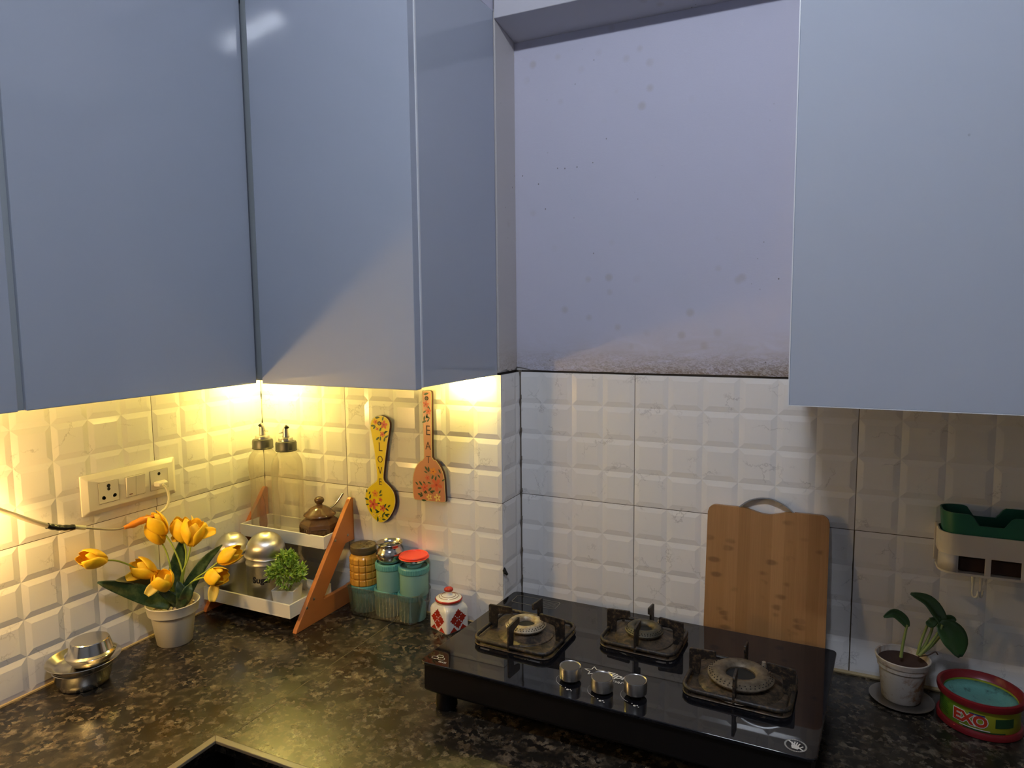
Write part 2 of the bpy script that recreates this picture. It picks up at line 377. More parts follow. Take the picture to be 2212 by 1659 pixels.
def text(name, s, size, m, parent=None, mtx=None, ext=0.0002, shear=0.0, bold=0.0, sx=1.0):
    cu = bpy.data.curves.new(name, 'FONT'); cu.body = s; cu.size = size; cu.extrude = ext; cu.align_x = 'CENTER'; cu.align_y = 'CENTER'
    cu.shear = shear; cu.offset = bold; cu.resolution_u = 3
    o = bpy.data.objects.new(name + '_src', cu); C.objects.link(o)
    dg = bpy.context.evaluated_depsgraph_get(); me = bpy.data.meshes.new_from_object(o.evaluated_get(dg))
    bpy.data.objects.remove(o); me.name = name
    if sx != 1: me.transform(Matrix.Diagonal((sx, 1, 1, 1)))
    if mtx: me.transform(mtx)
    me.materials.clear(); me.materials.append(m)
    return lnk(bpy.data.objects.new(name, me), parent)
RX90 = Matrix.Rotation(math.pi / 2, 4, 'X')
def ribbon(bm, pts, hw, hint, prof=None, fold=0.25, nu=10, nv=4):
    """a leaf: a blade swept along pts, half width hw, folded along its midrib"""
    P = crom(pts, max(2, nu // (len(pts) - 1))); K = len(P); rows = []
    prof = prof or (lambda t: math.sin(math.pi * min(1, t * 0.93 + 0.04)) ** 0.75)
    for i, p in enumerate(P):
        t = (P[min(i + 1, K - 1)] - P[max(i - 1, 0)]).normalized()
        s = t.cross(Vector(hint)).normalized(); nn = s.cross(t).normalized()
        w_ = hw * prof(i / (K - 1))
        rows.append([bm.verts.new(p + s * w_ * (2 * j / nv - 1) - nn * fold * w_ * (1 - abs(2 * j / nv - 1))) for j in range(nv + 1)])
    for A, Bv in zip(rows, rows[1:]):
        for j in range(nv): bm.faces.new((A[j], A[j + 1], Bv[j + 1], Bv[j]))
    return bm
DATA = json.loads('''{"spoon":[[0.4063,0.4913],[0.4185,0.4885],[0.4275,0.4822],[0.4319,0.4739],[0.4315,0.4619],[0.4291,0.4497],[0.4247,0.4288],[0.4198,0.4043],[0.4147,0.3763],[0.4107,0.3516],[0.4087,0.334],[0.4109,0.3254],[0.4189,0.3192],[0.429,0.3115],[0.4379,0.3002],[0.442,0.2867],[0.4421,0.2728],[0.4375,0.2565],[0.4288,0.2415],[0.4179,0.2279],[0.4051,0.2193],[0.3956,0.2167],[0.3841,0.2194],[0.3717,0.2277],[0.3594,0.2423],[0.3525,0.2576],[0.3499,0.2734],[0.3509,0.2877],[0.3574,0.3008],[0.3684,0.3108],[0.3814,0.32],[0.3875,0.3267],[0.3888,0.3374],[0.3861,0.3634],[0.3831,0.3946],[0.3788,0.4222],[0.3745,0.4463],[0.3724,0.46],[0.3744,0.4723],[0.381,0.4822],[0.3917,0.4888]],"spat":[[0.5301,0.5561],[0.5341,0.5578],[0.5491,0.5584],[0.553,0.5565],[0.5549,0.5511],[0.5539,0.5117],[0.5536,0.4601],[0.553,0.3977],[0.5629,0.3916],[0.5735,0.3786],[0.582,0.3637],[0.586,0.3468],[0.587,0.3243],[0.5884,0.2966],[0.5843,0.2892],[0.5663,0.2881],[0.5198,0.2875],[0.5013,0.2873],[0.4963,0.2939],[0.4948,0.3151],[0.4956,0.3418],[0.5003,0.36],[0.5079,0.3748],[0.5184,0.3862],[0.5288,0.3949],[0.5284,0.4411],[0.5278,0.4931],[0.528,0.5517]],"spoon_f":[[0.4148,0.4686,0.0085,0],[0.3891,0.474,0.0055,1],[0.3943,0.457,0.0035,0],[0.4092,0.4442,0.006,0],[0.3751,0.2628,0.0115,0],[0.382,0.291,0.0075,1],[0.3977,0.2767,0.0045,0],[0.4039,0.2554,0.0075,0],[0.3762,0.2354,0.0045,2],[0.3941,0.2339,0.004,2]],"spoon_l":[[0.3957,0.4856,0.2],[0.4122,0.4839,1.2],[0.3814,0.464,0.1],[0.3854,0.4599,0.8],[0.404,0.4568,1],[0.4213,0.451,0.5],[0.4172,0.449,0.9],[0.3949,0.4328,0.7],[0.4032,0.4334,1.4],[0.4155,0.4317,1.2],[0.422,0.439,0.6],[0.3645,0.2909,1],[0.3662,0.2813,1.2],[0.3984,0.297,1],[0.3992,0.2883,0.3],[0.3921,0.2664,0],[0.4108,0.2623,0.9],[0.4233,0.2628,0.7],[0.4167,0.2533,-0.5],[0.3671,0.2468,2],[0.3881,0.2438,0.4],[0.3851,0.247,2.6],[0.4036,0.2359,1.5],[0.4151,0.2373,-0.6],[0.4064,0.2265,0],[0.3875,0.2251,1.5],[0.3553,0.274,-0.3],[0.3561,0.2954,1.5],[0.3569,0.2599,0.2],[0.408,0.2426,0.9],[0.4184,0.2403,0.3]],"spat_f":[[0.5552,0.3631,0.0075,1],[0.5386,0.3458,0.0055,0],[0.5634,0.3307,0.0125,0],[0.5305,0.3213,0.0085,0],[0.5425,0.2987,0.0062,2],[0.5656,0.2994,0.0075,2],[0.5387,0.5256,0.0068,0],[0.5451,0.5087,0.0066,0]],"spat_l":[[0.54,0.5505,0.3],[0.5352,0.3683,-1],[0.5422,0.3672,1.5],[0.5339,0.3595,-0.4],[0.5731,0.3647,-1.1],[0.5709,0.3523,-0.9],[0.5618,0.3471,1.3],[0.5528,0.3489,1.2],[0.5826,0.3438,0.6],[0.5434,0.3337,-0.2],[0.5076,0.3288,-0.8],[0.5189,0.3299,-0.9],[0.5155,0.3181,0.1],[0.5292,0.3318,-1],[0.545,0.3184,0.8],[0.5488,0.3108,-0.6],[0.5529,0.3139,0.2],[0.5719,0.3141,1],[0.5203,0.3053,-1],[0.5161,0.3022,-0.3],[0.5201,0.299,0.5],[0.5337,0.3102,-0.9],[0.5286,0.3114,-1.1],[0.527,0.2891,0],[0.5348,0.5073,0.6],[0.5451,0.5181,-0.8],[0.5406,0.4973,1.3],[0.5435,0.494,-0.4],[0.5443,0.4871,0.9],[0.5332,0.4831,0.4],[0.5334,0.4917,1.4]],"love":[[0.402,0.4108,0.024],[0.4003,0.3794,0.0185],[0.3993,0.3506,0.02],[0.3989,0.3217,0.0185]],"eat":[[0.5426,0.4611,0.0255],[0.5421,0.4238,0.021],[0.5422,0.3899,0.019]],"holes":[[0.4014,0.4711],[0.5411,0.5399]],"tulip":{"F":[[[0.0402,-0.4932,0.2282],[0.04,-0.551,0.2544]],[[0.064,-0.3976,0.1644],[0.0449,-0.4441,0.2104]],[[0.0874,-0.3934,0.1324],[0.0947,-0.4098,0.1957]],[[0.0629,-0.3675,0.2499],[0.0498,-0.3944,0.305]],[[0.0477,-0.3656,0.2267],[0.0424,-0.3904,0.2818]],[[0.1159,-0.3454,0.2232],[0.126,-0.3338,0.2824]],[[0.08,-0.3333,0.2221],[0.0737,-0.3315,0.2831]],[[0.1743,-0.321,0.1869],[0.2331,-0.3006,0.2209]],[[0.1662,-0.35,0.1592],[0.2402,-0.3468,0.1739]]],"D":[[[0.056,-0.4128,0.1718],[0.0438,-0.4545,0.1743]],[[0.0919,-0.4106,0.1534],[0.0772,-0.4335,0.1344]],[[0.1926,-0.35,0.1474],[0.1955,-0.3635,0.1127]],[[0.136,-0.3386,0.2443],[0.1735,-0.3246,0.2589]],[[0.0774,-0.3343,0.2298],[0.0601,-0.351,0.2315]]],"root":[0.0875,-0.3632,0.1046],"stems":[[[0.0402,-0.4932,0.2282],[0.0405,-0.4672,0.2175],[0.0423,-0.4327,0.1914],[0.0582,-0.3856,0.1387],[0.0817,-0.3672,0.103]],[[0.064,-0.3976,0.1644],[0.0714,-0.3871,0.1457],[0.0766,-0.3695,0.1161],[0.0851,-0.3653,0.0996]],[[0.0874,-0.3934,0.1324],[0.0808,-0.3776,0.1145],[0.0835,-0.3665,0.0976]],[[0.0629,-0.3675,0.2499],[0.0738,-0.36,0.2231],[0.0877,-0.3544,0.1832],[0.094,-0.3547,0.1461],[0.0937,-0.36,0.099]],[[0.0477,-0.3656,0.2267],[0.0564,-0.3601,0.1968],[0.0675,-0.362,0.1555],[0.0835,-0.3663,0.0997]],[[0.1159,-0.3454,0.2232],[0.1065,-0.3485,0.1894],[0.0921,-0.3552,0.1515],[0.0902,-0.3621,0.0992]],[[0.08,-0.3333,0.2221],[0.0878,-0.3366,0.1936],[0.091,-0.3511,0.1444],[0.0919,-0.361,0.0991]],[[0.1743,-0.321,0.1869],[0.1445,-0.3323,0.1624],[0.1131,-0.3451,0.137],[0.0972,-0.358,0.0988]],[[0.1662,-0.35,0.1592],[0.1432,-0.3507,0.1525],[0.115,-0.3555,0.1346],[0.0963,-0.3587,0.0967]]],"leaves":[[[[0.087,-0.3753,0.0984],[0.0609,-0.4065,0.1169],[0.0424,-0.4572,0.1522],[0.0401,-0.5142,0.1873]],0.021],[[[0.0801,-0.3575,0.1011],[0.0682,-0.3506,0.1516],[0.0728,-0.3414,0.1985],[0.0788,-0.3325,0.2371]],0.016],[[[0.0988,-0.3567,0.1019],[0.105,-0.3384,0.1365],[0.1315,-0.3197,0.1834],[0.1717,-0.3074,0.2211]],0.0135],[[[0.1099,-0.3731,0.0994],[0.1143,-0.3742,0.1189],[0.1092,-0.375,0.1366],[0.1012,-0.3725,0.1484]],0.012],[[[0.1085,-0.3685,0.0973],[0.1268,-0.3736,0.1176],[0.1318,-0.3694,0.134],[0.1269,-0.36,0.1404]],0.013],[[[0.0913,-0.3728,0.096],[0.0924,-0.3868,0.1146],[0.0827,-0.3971,0.1277],[0.0734,-0.4036,0.1308]],0.01],[[[0.0585,-0.387,0.1219],[0.0456,-0.4047,0.1437],[0.0415,-0.4338,0.1665],[0.0403,-0.4752,0.1771]],0.013]]},"pothos":{"stems":[[[1.552,0.0288,0.086],[1.5543,0.0319,0.1078],[1.5582,0.0358,0.1341],[1.5608,0.038,0.1473]],[[1.58,0.0402,0.091],[1.5853,0.0443,0.1176],[1.5943,0.0494,0.147],[1.5991,0.0519,0.1622]],[[1.5816,0.0407,0.0902],[1.5932,0.0466,0.1135],[1.6022,0.0513,0.1404],[1.603,0.0528,0.1598]],[[1.5821,0.0323,0.0943],[1.5978,0.036,0.1175],[1.6132,0.0398,0.1458],[1.6174,0.0422,0.1563]],[[1.587,0.0504,0.0905],[1.6034,0.0558,0.1069],[1.6157,0.0543,0.1282],[1.6228,0.0568,0.142]],[[1.6071,0.0536,0.154],[1.614,0.0564,0.1721],[1.6123,0.0616,0.1904]]],"leaves":[[[[1.5625,0.0382,0.143],[1.5542,0.0363,0.1577],[1.5381,0.031,0.1687],[1.5203,0.0229,0.1615]],0.0095],[[[1.6221,0.0436,0.1521],[1.6116,0.0495,0.1745],[1.594,0.0526,0.1952],[1.565,0.0516,0.2042]],0.0125],[[[1.6127,0.0409,0.1604],[1.6312,0.0377,0.1449],[1.6433,0.0404,0.1247],[1.6492,0.0484,0.0973]],0.024],[[[1.5929,0.0422,0.1606],[1.5979,0.0396,0.1582],[1.604,0.042,0.161],[1.6149,0.0501,0.1686]],0.009],[[[1.6217,0.065,0.1564],[1.629,0.0658,0.1592],[1.6364,0.0664,0.1603],[1.6424,0.0669,0.1595]],0.008]],"twig":[[1.5816,0.0406,0.0885],[1.5968,0.0381,0.0956],[1.6081,0.0428,0.1021],[1.6129,0.0441,0.0971]]},"cable":{"plug":[[0.03,-0.3407,0.3559]],"c1":[[0.034,-0.3437,0.357],[0.036,-0.3364,0.3457],[0.038,-0.3334,0.3234],[0.04,-0.3423,0.304],[0.042,-0.3624,0.2955],[0.045,-0.3849,0.2912]],"tape":[[0.045,-0.3825,0.2927],[0.046,-0.397,0.2926],[0.046,-0.4174,0.2909],[0.046,-0.434,0.2884],[0.046,-0.4524,0.2875]],"c2":[[0.046,-0.4502,0.2879],[0.045,-0.4654,0.2881],[0.043,-0.4844,0.2924],[0.041,-0.5125,0.3023],[0.04,-0.5374,0.3114]],"sleeve":[[0.04,-0.5317,0.3098],[0.039,-0.5569,0.3189]],"btape":[[0.039,-0.5533,0.3169],[0.038,-0.5797,0.3234],[0.037,-0.6032,0.3338]],"c3":[[0.037,-0.6015,0.3334],[0.036,-0.6287,0.3502],[0.034,-0.6551,0.3681],[0.032,-0.6805,0.3854],[0.03,-0.7084,0.4046]]},"board":[[1.2492,0.084,0.3248],[1.2546,0.084,0.3334],[1.2719,0.084,0.3452],[1.2955,0.084,0.3527],[1.3198,0.084,0.3513],[1.3422,0.084,0.343],[1.3584,0.084,0.3303]],"boarddip":[[1.195,0.084,0.3278],[1.2425,0.084,0.33],[1.2612,0.084,0.3281],[1.2889,0.084,0.3233],[1.3161,0.084,0.3235],[1.3427,0.084,0.3266],[1.3602,0.084,0.3296],[1.4117,0.084,0.3307]],"glass":{"cloud":[[0.7625,-0.357],[0.7652,-0.3482],[0.7751,-0.3513],[0.7743,-0.3648],[0.7966,-0.3641]],"star":[[1.0376,-0.2815],[1.0548,-0.2703],[1.0443,-0.2959],[1.0482,-0.282]],"flip":[[1.0757,-0.2767],[1.1079,-0.2861]],"smart":[[1.0877,-0.2968],[1.1112,-0.2978]],"hand":[[1.3871,-0.3584],[1.3726,-0.3602],[1.4016,-0.3591]],"vent":[[0.7804,-0.0667],[0.7895,-0.0292],[0.887,-0.0331],[0.8818,-0.0696]],"logos":[[1.0348,-0.353],[1.0933,-0.3546],[1.15,-0.3559]]}}''')  # world coordinates precomputed by back-projecting image pixels onto assumed planes
# ================================================================== SETTING
D = 0.1027; X1 = 0.7337; SOF = 1.378
wl = struct(boxo('wall_left', (-0.12, -2.6, -0.85), (-0.0055, 0.25, 1.95), M['render']))
wb = struct(boxo('wall_back', (-0.005, 0.0055, -0.85), (0.722, 0.25, 1.95), M['render']))
wn = struct(boxo('wall_niche', (0.7225, D + 0.0055, -0.85), (2.6, 0.25, 1.95), M['render']))
struct(boxo('wall_right', (2.6, -2.6, -0.85), (2.7, 0.25, 1.95), M['room']))
struct(boxo('wall_front', (-0.12, -2.7, -0.85), (2.7, -2.6, 1.95), M['room']))
struct(boxo('floor', (-0.12, -2.7, -0.90), (2.7, 0.25, -0.851), M['floor']))
struct(boxo('ceiling', (-0.12, -2.7, 1.951), (2.7, 0.25, 2.0), M['room']))
# plaster of the niche, with a ragged lower edge above the tiles
bm = B(); pl = [(0.7226, 1.42), (2.59, 1.42), (2.59, 0.604)]
xs = [2.59 - i * 0.012 for i in range(1, 155)]
pl += [(x, 0.6035 + random.uniform(0, 0.0022) + (0.004 if x < 0.76 else 0)) for x in xs if x > 0.73] + [(0.7226, 0.612)]
prism(bm, pl, 1, D + 0.0015, D + 0.0054); finish('plaster', bm, M['plaster'], wn)
bm = B(); pl = [(0.0056, 1.40), (D + 0.001, 1.40), (D + 0.001, 0.612)] + [(D - i * 0.01, 0.604 + random.uniform(0, .006)) for i in range(1, 10)] + [(0.0056, 0.605)]
prism(bm, pl, 0, 0.7221, 0.7262); finish('plaster', bm, M['reveal'], wb)
# concrete beam over the niche (its underside rises to the front) and the bulkheads over the cabinets
bm = B(); prism(bm, [(0.0, 1.949), (D + 0.003, 1.949), (D + 0.003, 1.361), (0.0, SOF)], 0, 0.7265, 2.59)
struct(finish('trim_1', bm, M['soffit'], bev=0.0015))
struct(boxo('trim_2', (0.0, -0.34, 1.3945), (0.7235, 0.004, 1.949), M['plaster']))
struct(boxo('trim_3', (-0.005, -2.59, 1.395), (0.30, -0.345, 1.949), M['plaster']))

# ---- moulded wall tiles: 300 x 450 mm, 6 x 4 bevelled cells
def tile_mesh(w_, h_, pu, pv, name='tile'):
    bev = 0.0120; dep = 0.0018; c = 0.075
    def lines(n, ph):
        s = {0.0, n}
        k = -1
        while ph + k * c <= n + bev:
            b = ph + k * c
            for q in (b - bev, b, b + bev):
                if 1e-4 < q < n - 1e-4: s.add(round(q, 6))
            k += 1
        return sorted(s)
    def ht(q, ph): t = (q - ph) % c; return min(1, min(t, c - t) / bev)
    U = lines(w_, pu); V = lines(h_, pv)
    bm = B(); g = {}
    for i, u in enumerate(U):
        for j, v in enumerate(V):
            g[i, j] = bm.verts.new((u, -dep * min(ht(u, pu), ht(v, pv)), v))
    for i in range(len(U) - 1):
        for j in range(len(V) - 1):
            q = [g[i, j], g[i + 1, j], g[i + 1, j + 1], g[i, j + 1]]; hh = [-x.co.y for x in q]
            if max(hh) - min(hh) < 1e-6 or sum(1 for x in hh if x > dep * .99) == 2 and sum(1 for x in hh if x < dep * .01) == 2: bm.faces.new(q)
            else:
                k = hh.index(max(hh)) if sum(1 for x in hh if x > dep * .99) == 1 else 0
                bm.faces.new((q[k], q[(k + 1) % 4], q[(k + 2) % 4])); bm.faces.new((q[k], q[(k + 2) % 4], q[(k + 3) % 4]))
    ed = [e for e in bm.edges if e.is_boundary]
    r = bmesh.ops.extrude_edge_only(bm, edges=ed)
    for x in [x for x in r['geom'] if isinstance(x, bmesh.types.BMVert)]: x.co.y = 0.0050
    for f in bm.faces:
        pass
    me = bpy.data.meshes.new(name); bmesh.ops.recalc_face_normals(bm, faces=bm.faces); bm.to_mesh(me); bm.free(); me.materials.append(M['tile']); return me
g = 0.0007
full = tile_mesh(0.45 - 2 * g, 0.30 - 2 * g, -g, -g)
def tile(parent, a, b, ph, z, origin, rz):
    """a..b along the wall, ph = where its cell grid starts"""
    me = full if abs(b - a - 0.45) < 1e-4 else tile_mesh(b - a - 2 * g, 0.30 - 2 * g, ((ph - a - g) % 0.075) - 0.075, -g)
    o = lnk(bpy.data.objects.new('tile', me), parent); o.rotation_euler = (0, 0, rz)
    jx, jy = random.uniform(-.0004, .0004), 0
    o.location = (origin[0] + jx, origin[1] + a + g, z + g) if rz else (a + g, origin[1] + jx, z + g)
for r_ in range(2):
    z = 0.3 * r_ - 0.0; dd = 0.0025 if r_ == 0 else 0
    for a, b in ((-0.3362 - dd, -0.004), (-0.7862 - dd, -0.3362 - dd), (-1.2362 - dd, -0.7862 - dd)): tile(wl, a, b, -0.3362 - dd, z, (0, 0), math.pi / 2)
    for a, b in ((0.0, 0.2854), (0.2854, 0.7337)): tile(wb, a, b, 0.2854, z, (0, 0), 0)
    tile(wb, 0.0045, D - 0.004, 0.004, z, (X1, 0), math.pi / 2)
    for a, b in ((X1 + 0.0035, 1.0179), (1.0179, 1.4679), (1.4679, 1.9179), (1.9179, 2.3679)): tile(wn, a, b, 1.0179, z, (0, D), 0)
M['joint'] = mat('dirty_joint', (0.10, 0.075, 0.05), 0.9)
def joint(parent, segs, ax, pos):
    bm = B()
    for (u0, u1, z0, z1) in segs:
        if ax == 'y': box(bm, (u0, pos + .0001, z0), (u1, pos + .0052, z1))
        else: box(bm, (pos - .0052, u0, z0), (pos - .0001, u1, z1))
    o = finish('grout_joint', bm, M['joint'], parent)
    return o
joint(wl, [(-1.2362, -0.002, 0.29935, 0.30065)], 'x', 0.0)
for u in (-0.3362, -0.7862): joint(wl, [(u - .0007, u + .0007, 0.3007, 0.5995)], 'x', 0.0); joint(wl, [(u - .0032, u - .0018, 0.0, 0.2993)], 'x', 0.0)
joint(wb, [(0.002, X1 - .0008, 0.29935, 0.30065)], 'y', 0.0); joint(wb, [(0.2847, 0.2861, 0.3007, 0.5995)], 'y', 0.0); joint(wb, [(0.2847, 0.2861, 0.0, 0.2993)], 'y', 0.0)
joint(wb, [(0.001, D - .003, 0.2990, 0.3010)], 'x', X1)
joint(wn, [(X1 + .003, 2.36, 0.2992, 0.3009)], 'y', D)
for u, w_ in ((1.0179, .0009), (1.4679, .0018), (1.9179, .001)): joint(wn, [(u - w_, u + w_, 0.3009, 0.5995)], 'y', D); joint(wn, [(u - w_ * .8, u + w_ * .8, 0.0, 0.2992)], 'y', D)
# lumpy dark grout in the inner corner of the recess
bm = B()
for k in range(60):
    z = 0.01 * k + 0.004; s = 0.0022 + (0.0034 if k % 7.5 < 1 else 0) + random.uniform(0, .0008)
    box(bm, (X1 - 0.002 - s * .4, D - s * .6, z), (X1 + 0.0025 + s * .5, D + 0.004, z + 0.0101))
finish('corner_grout', bm, mat('grey_mortar', (0.16, 0.13, 0.10), 0.9), wn)
bm = B(); lathe(bm, [(0.0, 0), (.007, .001), (.006, .004), (0, .006)], 9, wob=lambda a, k: 1 + .35 * math.sin(3 * a))
finish('chipped_hole', bm, M['hole'], wb).matrix_local = Matrix.Translation((X1 + 0.001, 0.004, 0.135)) @ Matrix.Rotation(math.radians(60), 4, 'Y') @ Matrix.Scale(1.5, 4, (1, 0, 0))

# ---- worktop: an L of two granite slabs with a worn front lip
def slab(name, poly, label):
    bm = B(); prism(bm, poly, 2, -0.03, 0.0); o = finish(name, bm, M['granite'], bev=0.0008); tag(o, label, 'worktop'); return o
sl = slab('worktop', [(0.0, -2.4), (0.4498, -2.4), (0.4498, -0.5862), (0.4735, -0.5862), (0.4735, -0.0005), (0.0, -0.0005)], 'dark speckled granite worktop running along the left wall under the socket')
sb = slab('worktop', [(0.4755, -0.5862), (2.55, -0.5862), (2.55, D + 0.001), (X1 + .001, D + 0.001), (X1 + .001, -0.0005), (0.4755, -0.0005)], 'dark speckled granite worktop under the gas hob and the jars, along the back wall')
bm = B(); prism(bm, [(0.4500, -2.4), (0.4645, -2.4), (0.4645, -0.5985), (0.4500, -0.5865)], 2, -0.005, 0.0010); finish('front_lip', bm, M['granite_edge'], sl, bev=0.001)
bm = B(); prism(bm, [(0.4647, -0.5986), (2.55, -0.5986), (2.55, -0.5865), (0.4502, -0.5865)], 2, -0.005, 0.0010); finish('front_lip', bm, M['granite_edge'], sb, bev=0.001)
boxo('joint', (0.4739, -0.584, -0.02), (0.4751, -0.001, 0.0002), mat('dull_joint', (0.13, 0.10, 0.055), 0.6), sb)
bm = B(); tube(bm, [(0.003, -2.3, 0.001), (0.003, -1.2, 0.0012), (0.003, -0.6, .001), (0.003, -0.005, .001)], 0.0028, 6, 3); struct(finish('trim_4', bm, M['grout_line']))
bm = B(); tube(bm, [(0.005, -0.004, 0.001), (0.4, -0.004, 0.0012), (0.731, -0.004, .001)], 0.0024, 6, 3); struct(finish('trim_5', bm, M['grout_line']))
bm = B(); tube(bm, [(X1 + .003, D - 0.004, 0.001), (1.4, D - 0.004, 0.002), (1.8, D - 0.005, .002), (2.5, D - 0.004, .001)], 0.0045, 6, 6); struct(finish('trim_6', bm, M['grout_line']))
# base cabinets; the darkness under the worktop is painted into their colour
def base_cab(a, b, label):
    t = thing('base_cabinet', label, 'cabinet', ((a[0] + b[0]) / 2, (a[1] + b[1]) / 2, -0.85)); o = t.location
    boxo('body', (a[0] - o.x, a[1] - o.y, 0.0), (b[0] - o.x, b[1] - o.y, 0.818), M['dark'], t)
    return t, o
t, o = base_cab((0.0, -2.4), (0.43, -0.0), 'base cabinet with painted-in shade below the worktop along the left wall')
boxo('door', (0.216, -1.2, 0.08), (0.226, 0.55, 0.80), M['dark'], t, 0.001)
t, o = base_cab((0.476, -0.57), (2.55, -0.02), 'base cabinet with painted-in shade below the worktop under the gas hob')
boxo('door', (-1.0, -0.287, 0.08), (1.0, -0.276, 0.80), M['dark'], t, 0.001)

# ---- wall cabinets
ZB, ZT = 0.600, 1.394
def wall_cab(label, loc):
    return thing('wall_cabinet', label, 'cabinet', loc)
t = wall_cab('glossy grey-white wall cabinet on the left wall, at the left edge of the photo', (0.15, -1.1, ZB))
boxo('body', (-0.148, -0.31, 0.0), (0.150, 0.3065, ZT - ZB), M['laminate'], t)
boxo('door', (0.1525, -0.31, -0.002), (0.170, 0.3075, ZT - ZB), M['laminate'], t, 0.0012)
t = wall_cab('glossy grey-white wall cabinet on the left wall, next to the corner above the socket', (0.15, -0.55, ZB))
boxo('body', (-0.148, -0.2375, 0.0), (0.150, 0.243, ZT - ZB), M['laminate'], t)
boxo('door', (0.1525, -0.2310, -0.002), (0.170, 0.2235, ZT - ZB), M['laminate'], t, 0.0012)
boxo('grip_profile', (0.1515, -0.2405, -0.001), (0.1640, -0.2315, ZT - ZB), M['profile'], t)
t = wall_cab('glossy grey-white wall cabinet on the back wall above the spoon and spatula', (0.36, -0.15, ZB))
boxo('body', (-0.355, -0.148, 0.001), (0.336, 0.1455, ZT - ZB), M['laminate'], t)
bm = B(); prism(bm, [(0.337, -0.148), (0.3555, -0.148), (0.3645, 0.1490), (0.345, 0.1490)], 2, 0.0, ZT - ZB); finish('side_panel', bm, M['laminate'], t)
boxo('edge_band', (0.3380, -0.1530, 0.0), (0.3570, -0.1485, ZT - ZB), M['edge'], t)
boxo('door', (-0.0270, -0.1735, -0.003), (0.3555, -0.1535, ZT - ZB), M['laminate'], t, 0.0012)
boxo('corner_filler', (-0.0455, -0.1680, 0.004), (-0.0275, -0.1490, ZT - ZB), M['profile'], t)
t = wall_cab('glossy grey-white wall cabinet on the right, overhanging the cutting board', (1.95, -0.1, ZB))
boxo('body', (-0.5880, -0.2, 0.001), (0.60, 0.198, ZT - ZB), M['laminate'], t)
boxo('door', (-0.5890, -0.2185, -0.001), (0.60, -0.2015, ZT - ZB), M['laminate'], t, 0.0010)
bm = B(); box(bm, (-0.5905, -0.2190, -0.002), (-0.5890, -0.2015, ZT - ZB)); box(bm, (-0.5890, -0.2190, -0.0022), (0.60, -0.2015, -0.0010)); finish('edge_band', bm, M['edge'], t)

# ================================================================== LAMPS
def led(label, a, b, ax):
    t = thing('led_strip', label, 'light strip', ((a[0] + b[0]) / 2, (a[1] + b[1]) / 2, 0.599)); o = t.location
    pad = 0.0015
    if ax == 0: boxo('backing', (a[0] - o.x, -0.005, -0.0025), (b[0] - o.x, 0.005, 0.0), M['white_pl'], t); boxo('diodes', (a[0] - o.x + pad, -0.0035, -0.0050), (b[0] - o.x - pad, 0.0035, -0.0026), E_STRIP, t)
    else: boxo('backing', (-0.005, a[1] - o.y, -0.0025), (0.005, b[1] - o.y, 0.0), M['white_pl'], t); boxo('diodes', (-0.0035, a[1] - o.y + pad, -0.0050), (0.0035, b[1] - o.y - pad, -0.0026), E_STRIP, t)
E_STRIP = emit('warm_diodes', *WARM_STRIP); E_COIL = emit('warm_coil', *WARM_COIL)
led('warm glowing led strip under the cabinet on the back wall', (0.05, -0.020), (0.612, -0.020), 0)
led('warm glowing led strip under the cabinets on the left wall', (0.045, -1.35), (0.045, -0.035), 1)
t = thing('led_strip', 'glaring coiled end of the warm led strip in the corner under the cabinets', 'light strip', (0.085, -0.075, 0.599))
t_coil = t
bm = B(); tube(bm, [(.022 * math.cos(a), .022 * math.sin(a), -.004 - .0006 * a) for a in [k * .5 for k in range(26)]], .0022, 6, 1); finish('coil', bm, E_COIL, t, 60)
t = thing('led_strip', 'bright loose led strip end under the cabinet right of the spatula', 'light strip', (0.655, -0.020, 0.599))
boxo('backing', (-.040, -.012, -.0020), (.046, -.002, 0), M['white_pl'], t); boxo('diodes', (-.038, -.010, -.0052), (.045, -.003, -.0021), E_COIL, t)
t = thing('light_bulb', 'bare warm bulb glaring by the left wall at the end of the taped cable', 'bulb', (0.056, -0.790, 0.400))
bm = B(); bmesh.ops.create_icosphere(bm, subdivisions=3, radius=0.024); finish('globe', bm, emit('warm_bulb', *WARM_BULB), t, 180)
lat('cap', [(0.0, 0.0), (0.008, 0.0), (0.008, 0.014), (0.006, 0.018), (0, 0.018)], M['white_pl'], t, 20, 40, (0, 0, 0.0235))
t = thing('ceiling_batten', 'cool white tube lamp hanging below the ceiling in front of the hob', 'lamp', (1.235, -1.262, 1.80), math.radians(-14))
boxo('housing', (-0.20, -0.03, 0.022), (0.20, 0.03, 0.149), M['white_paint'], t, 0.003)
bm = B(); tube(bm, [(-0.18, 0, 0), (0, 0, 0), (0.18, 0, 0)], 0.018, 16, 2); finish('tube', bm, emit('cool_tube', *COOL), t, 60)

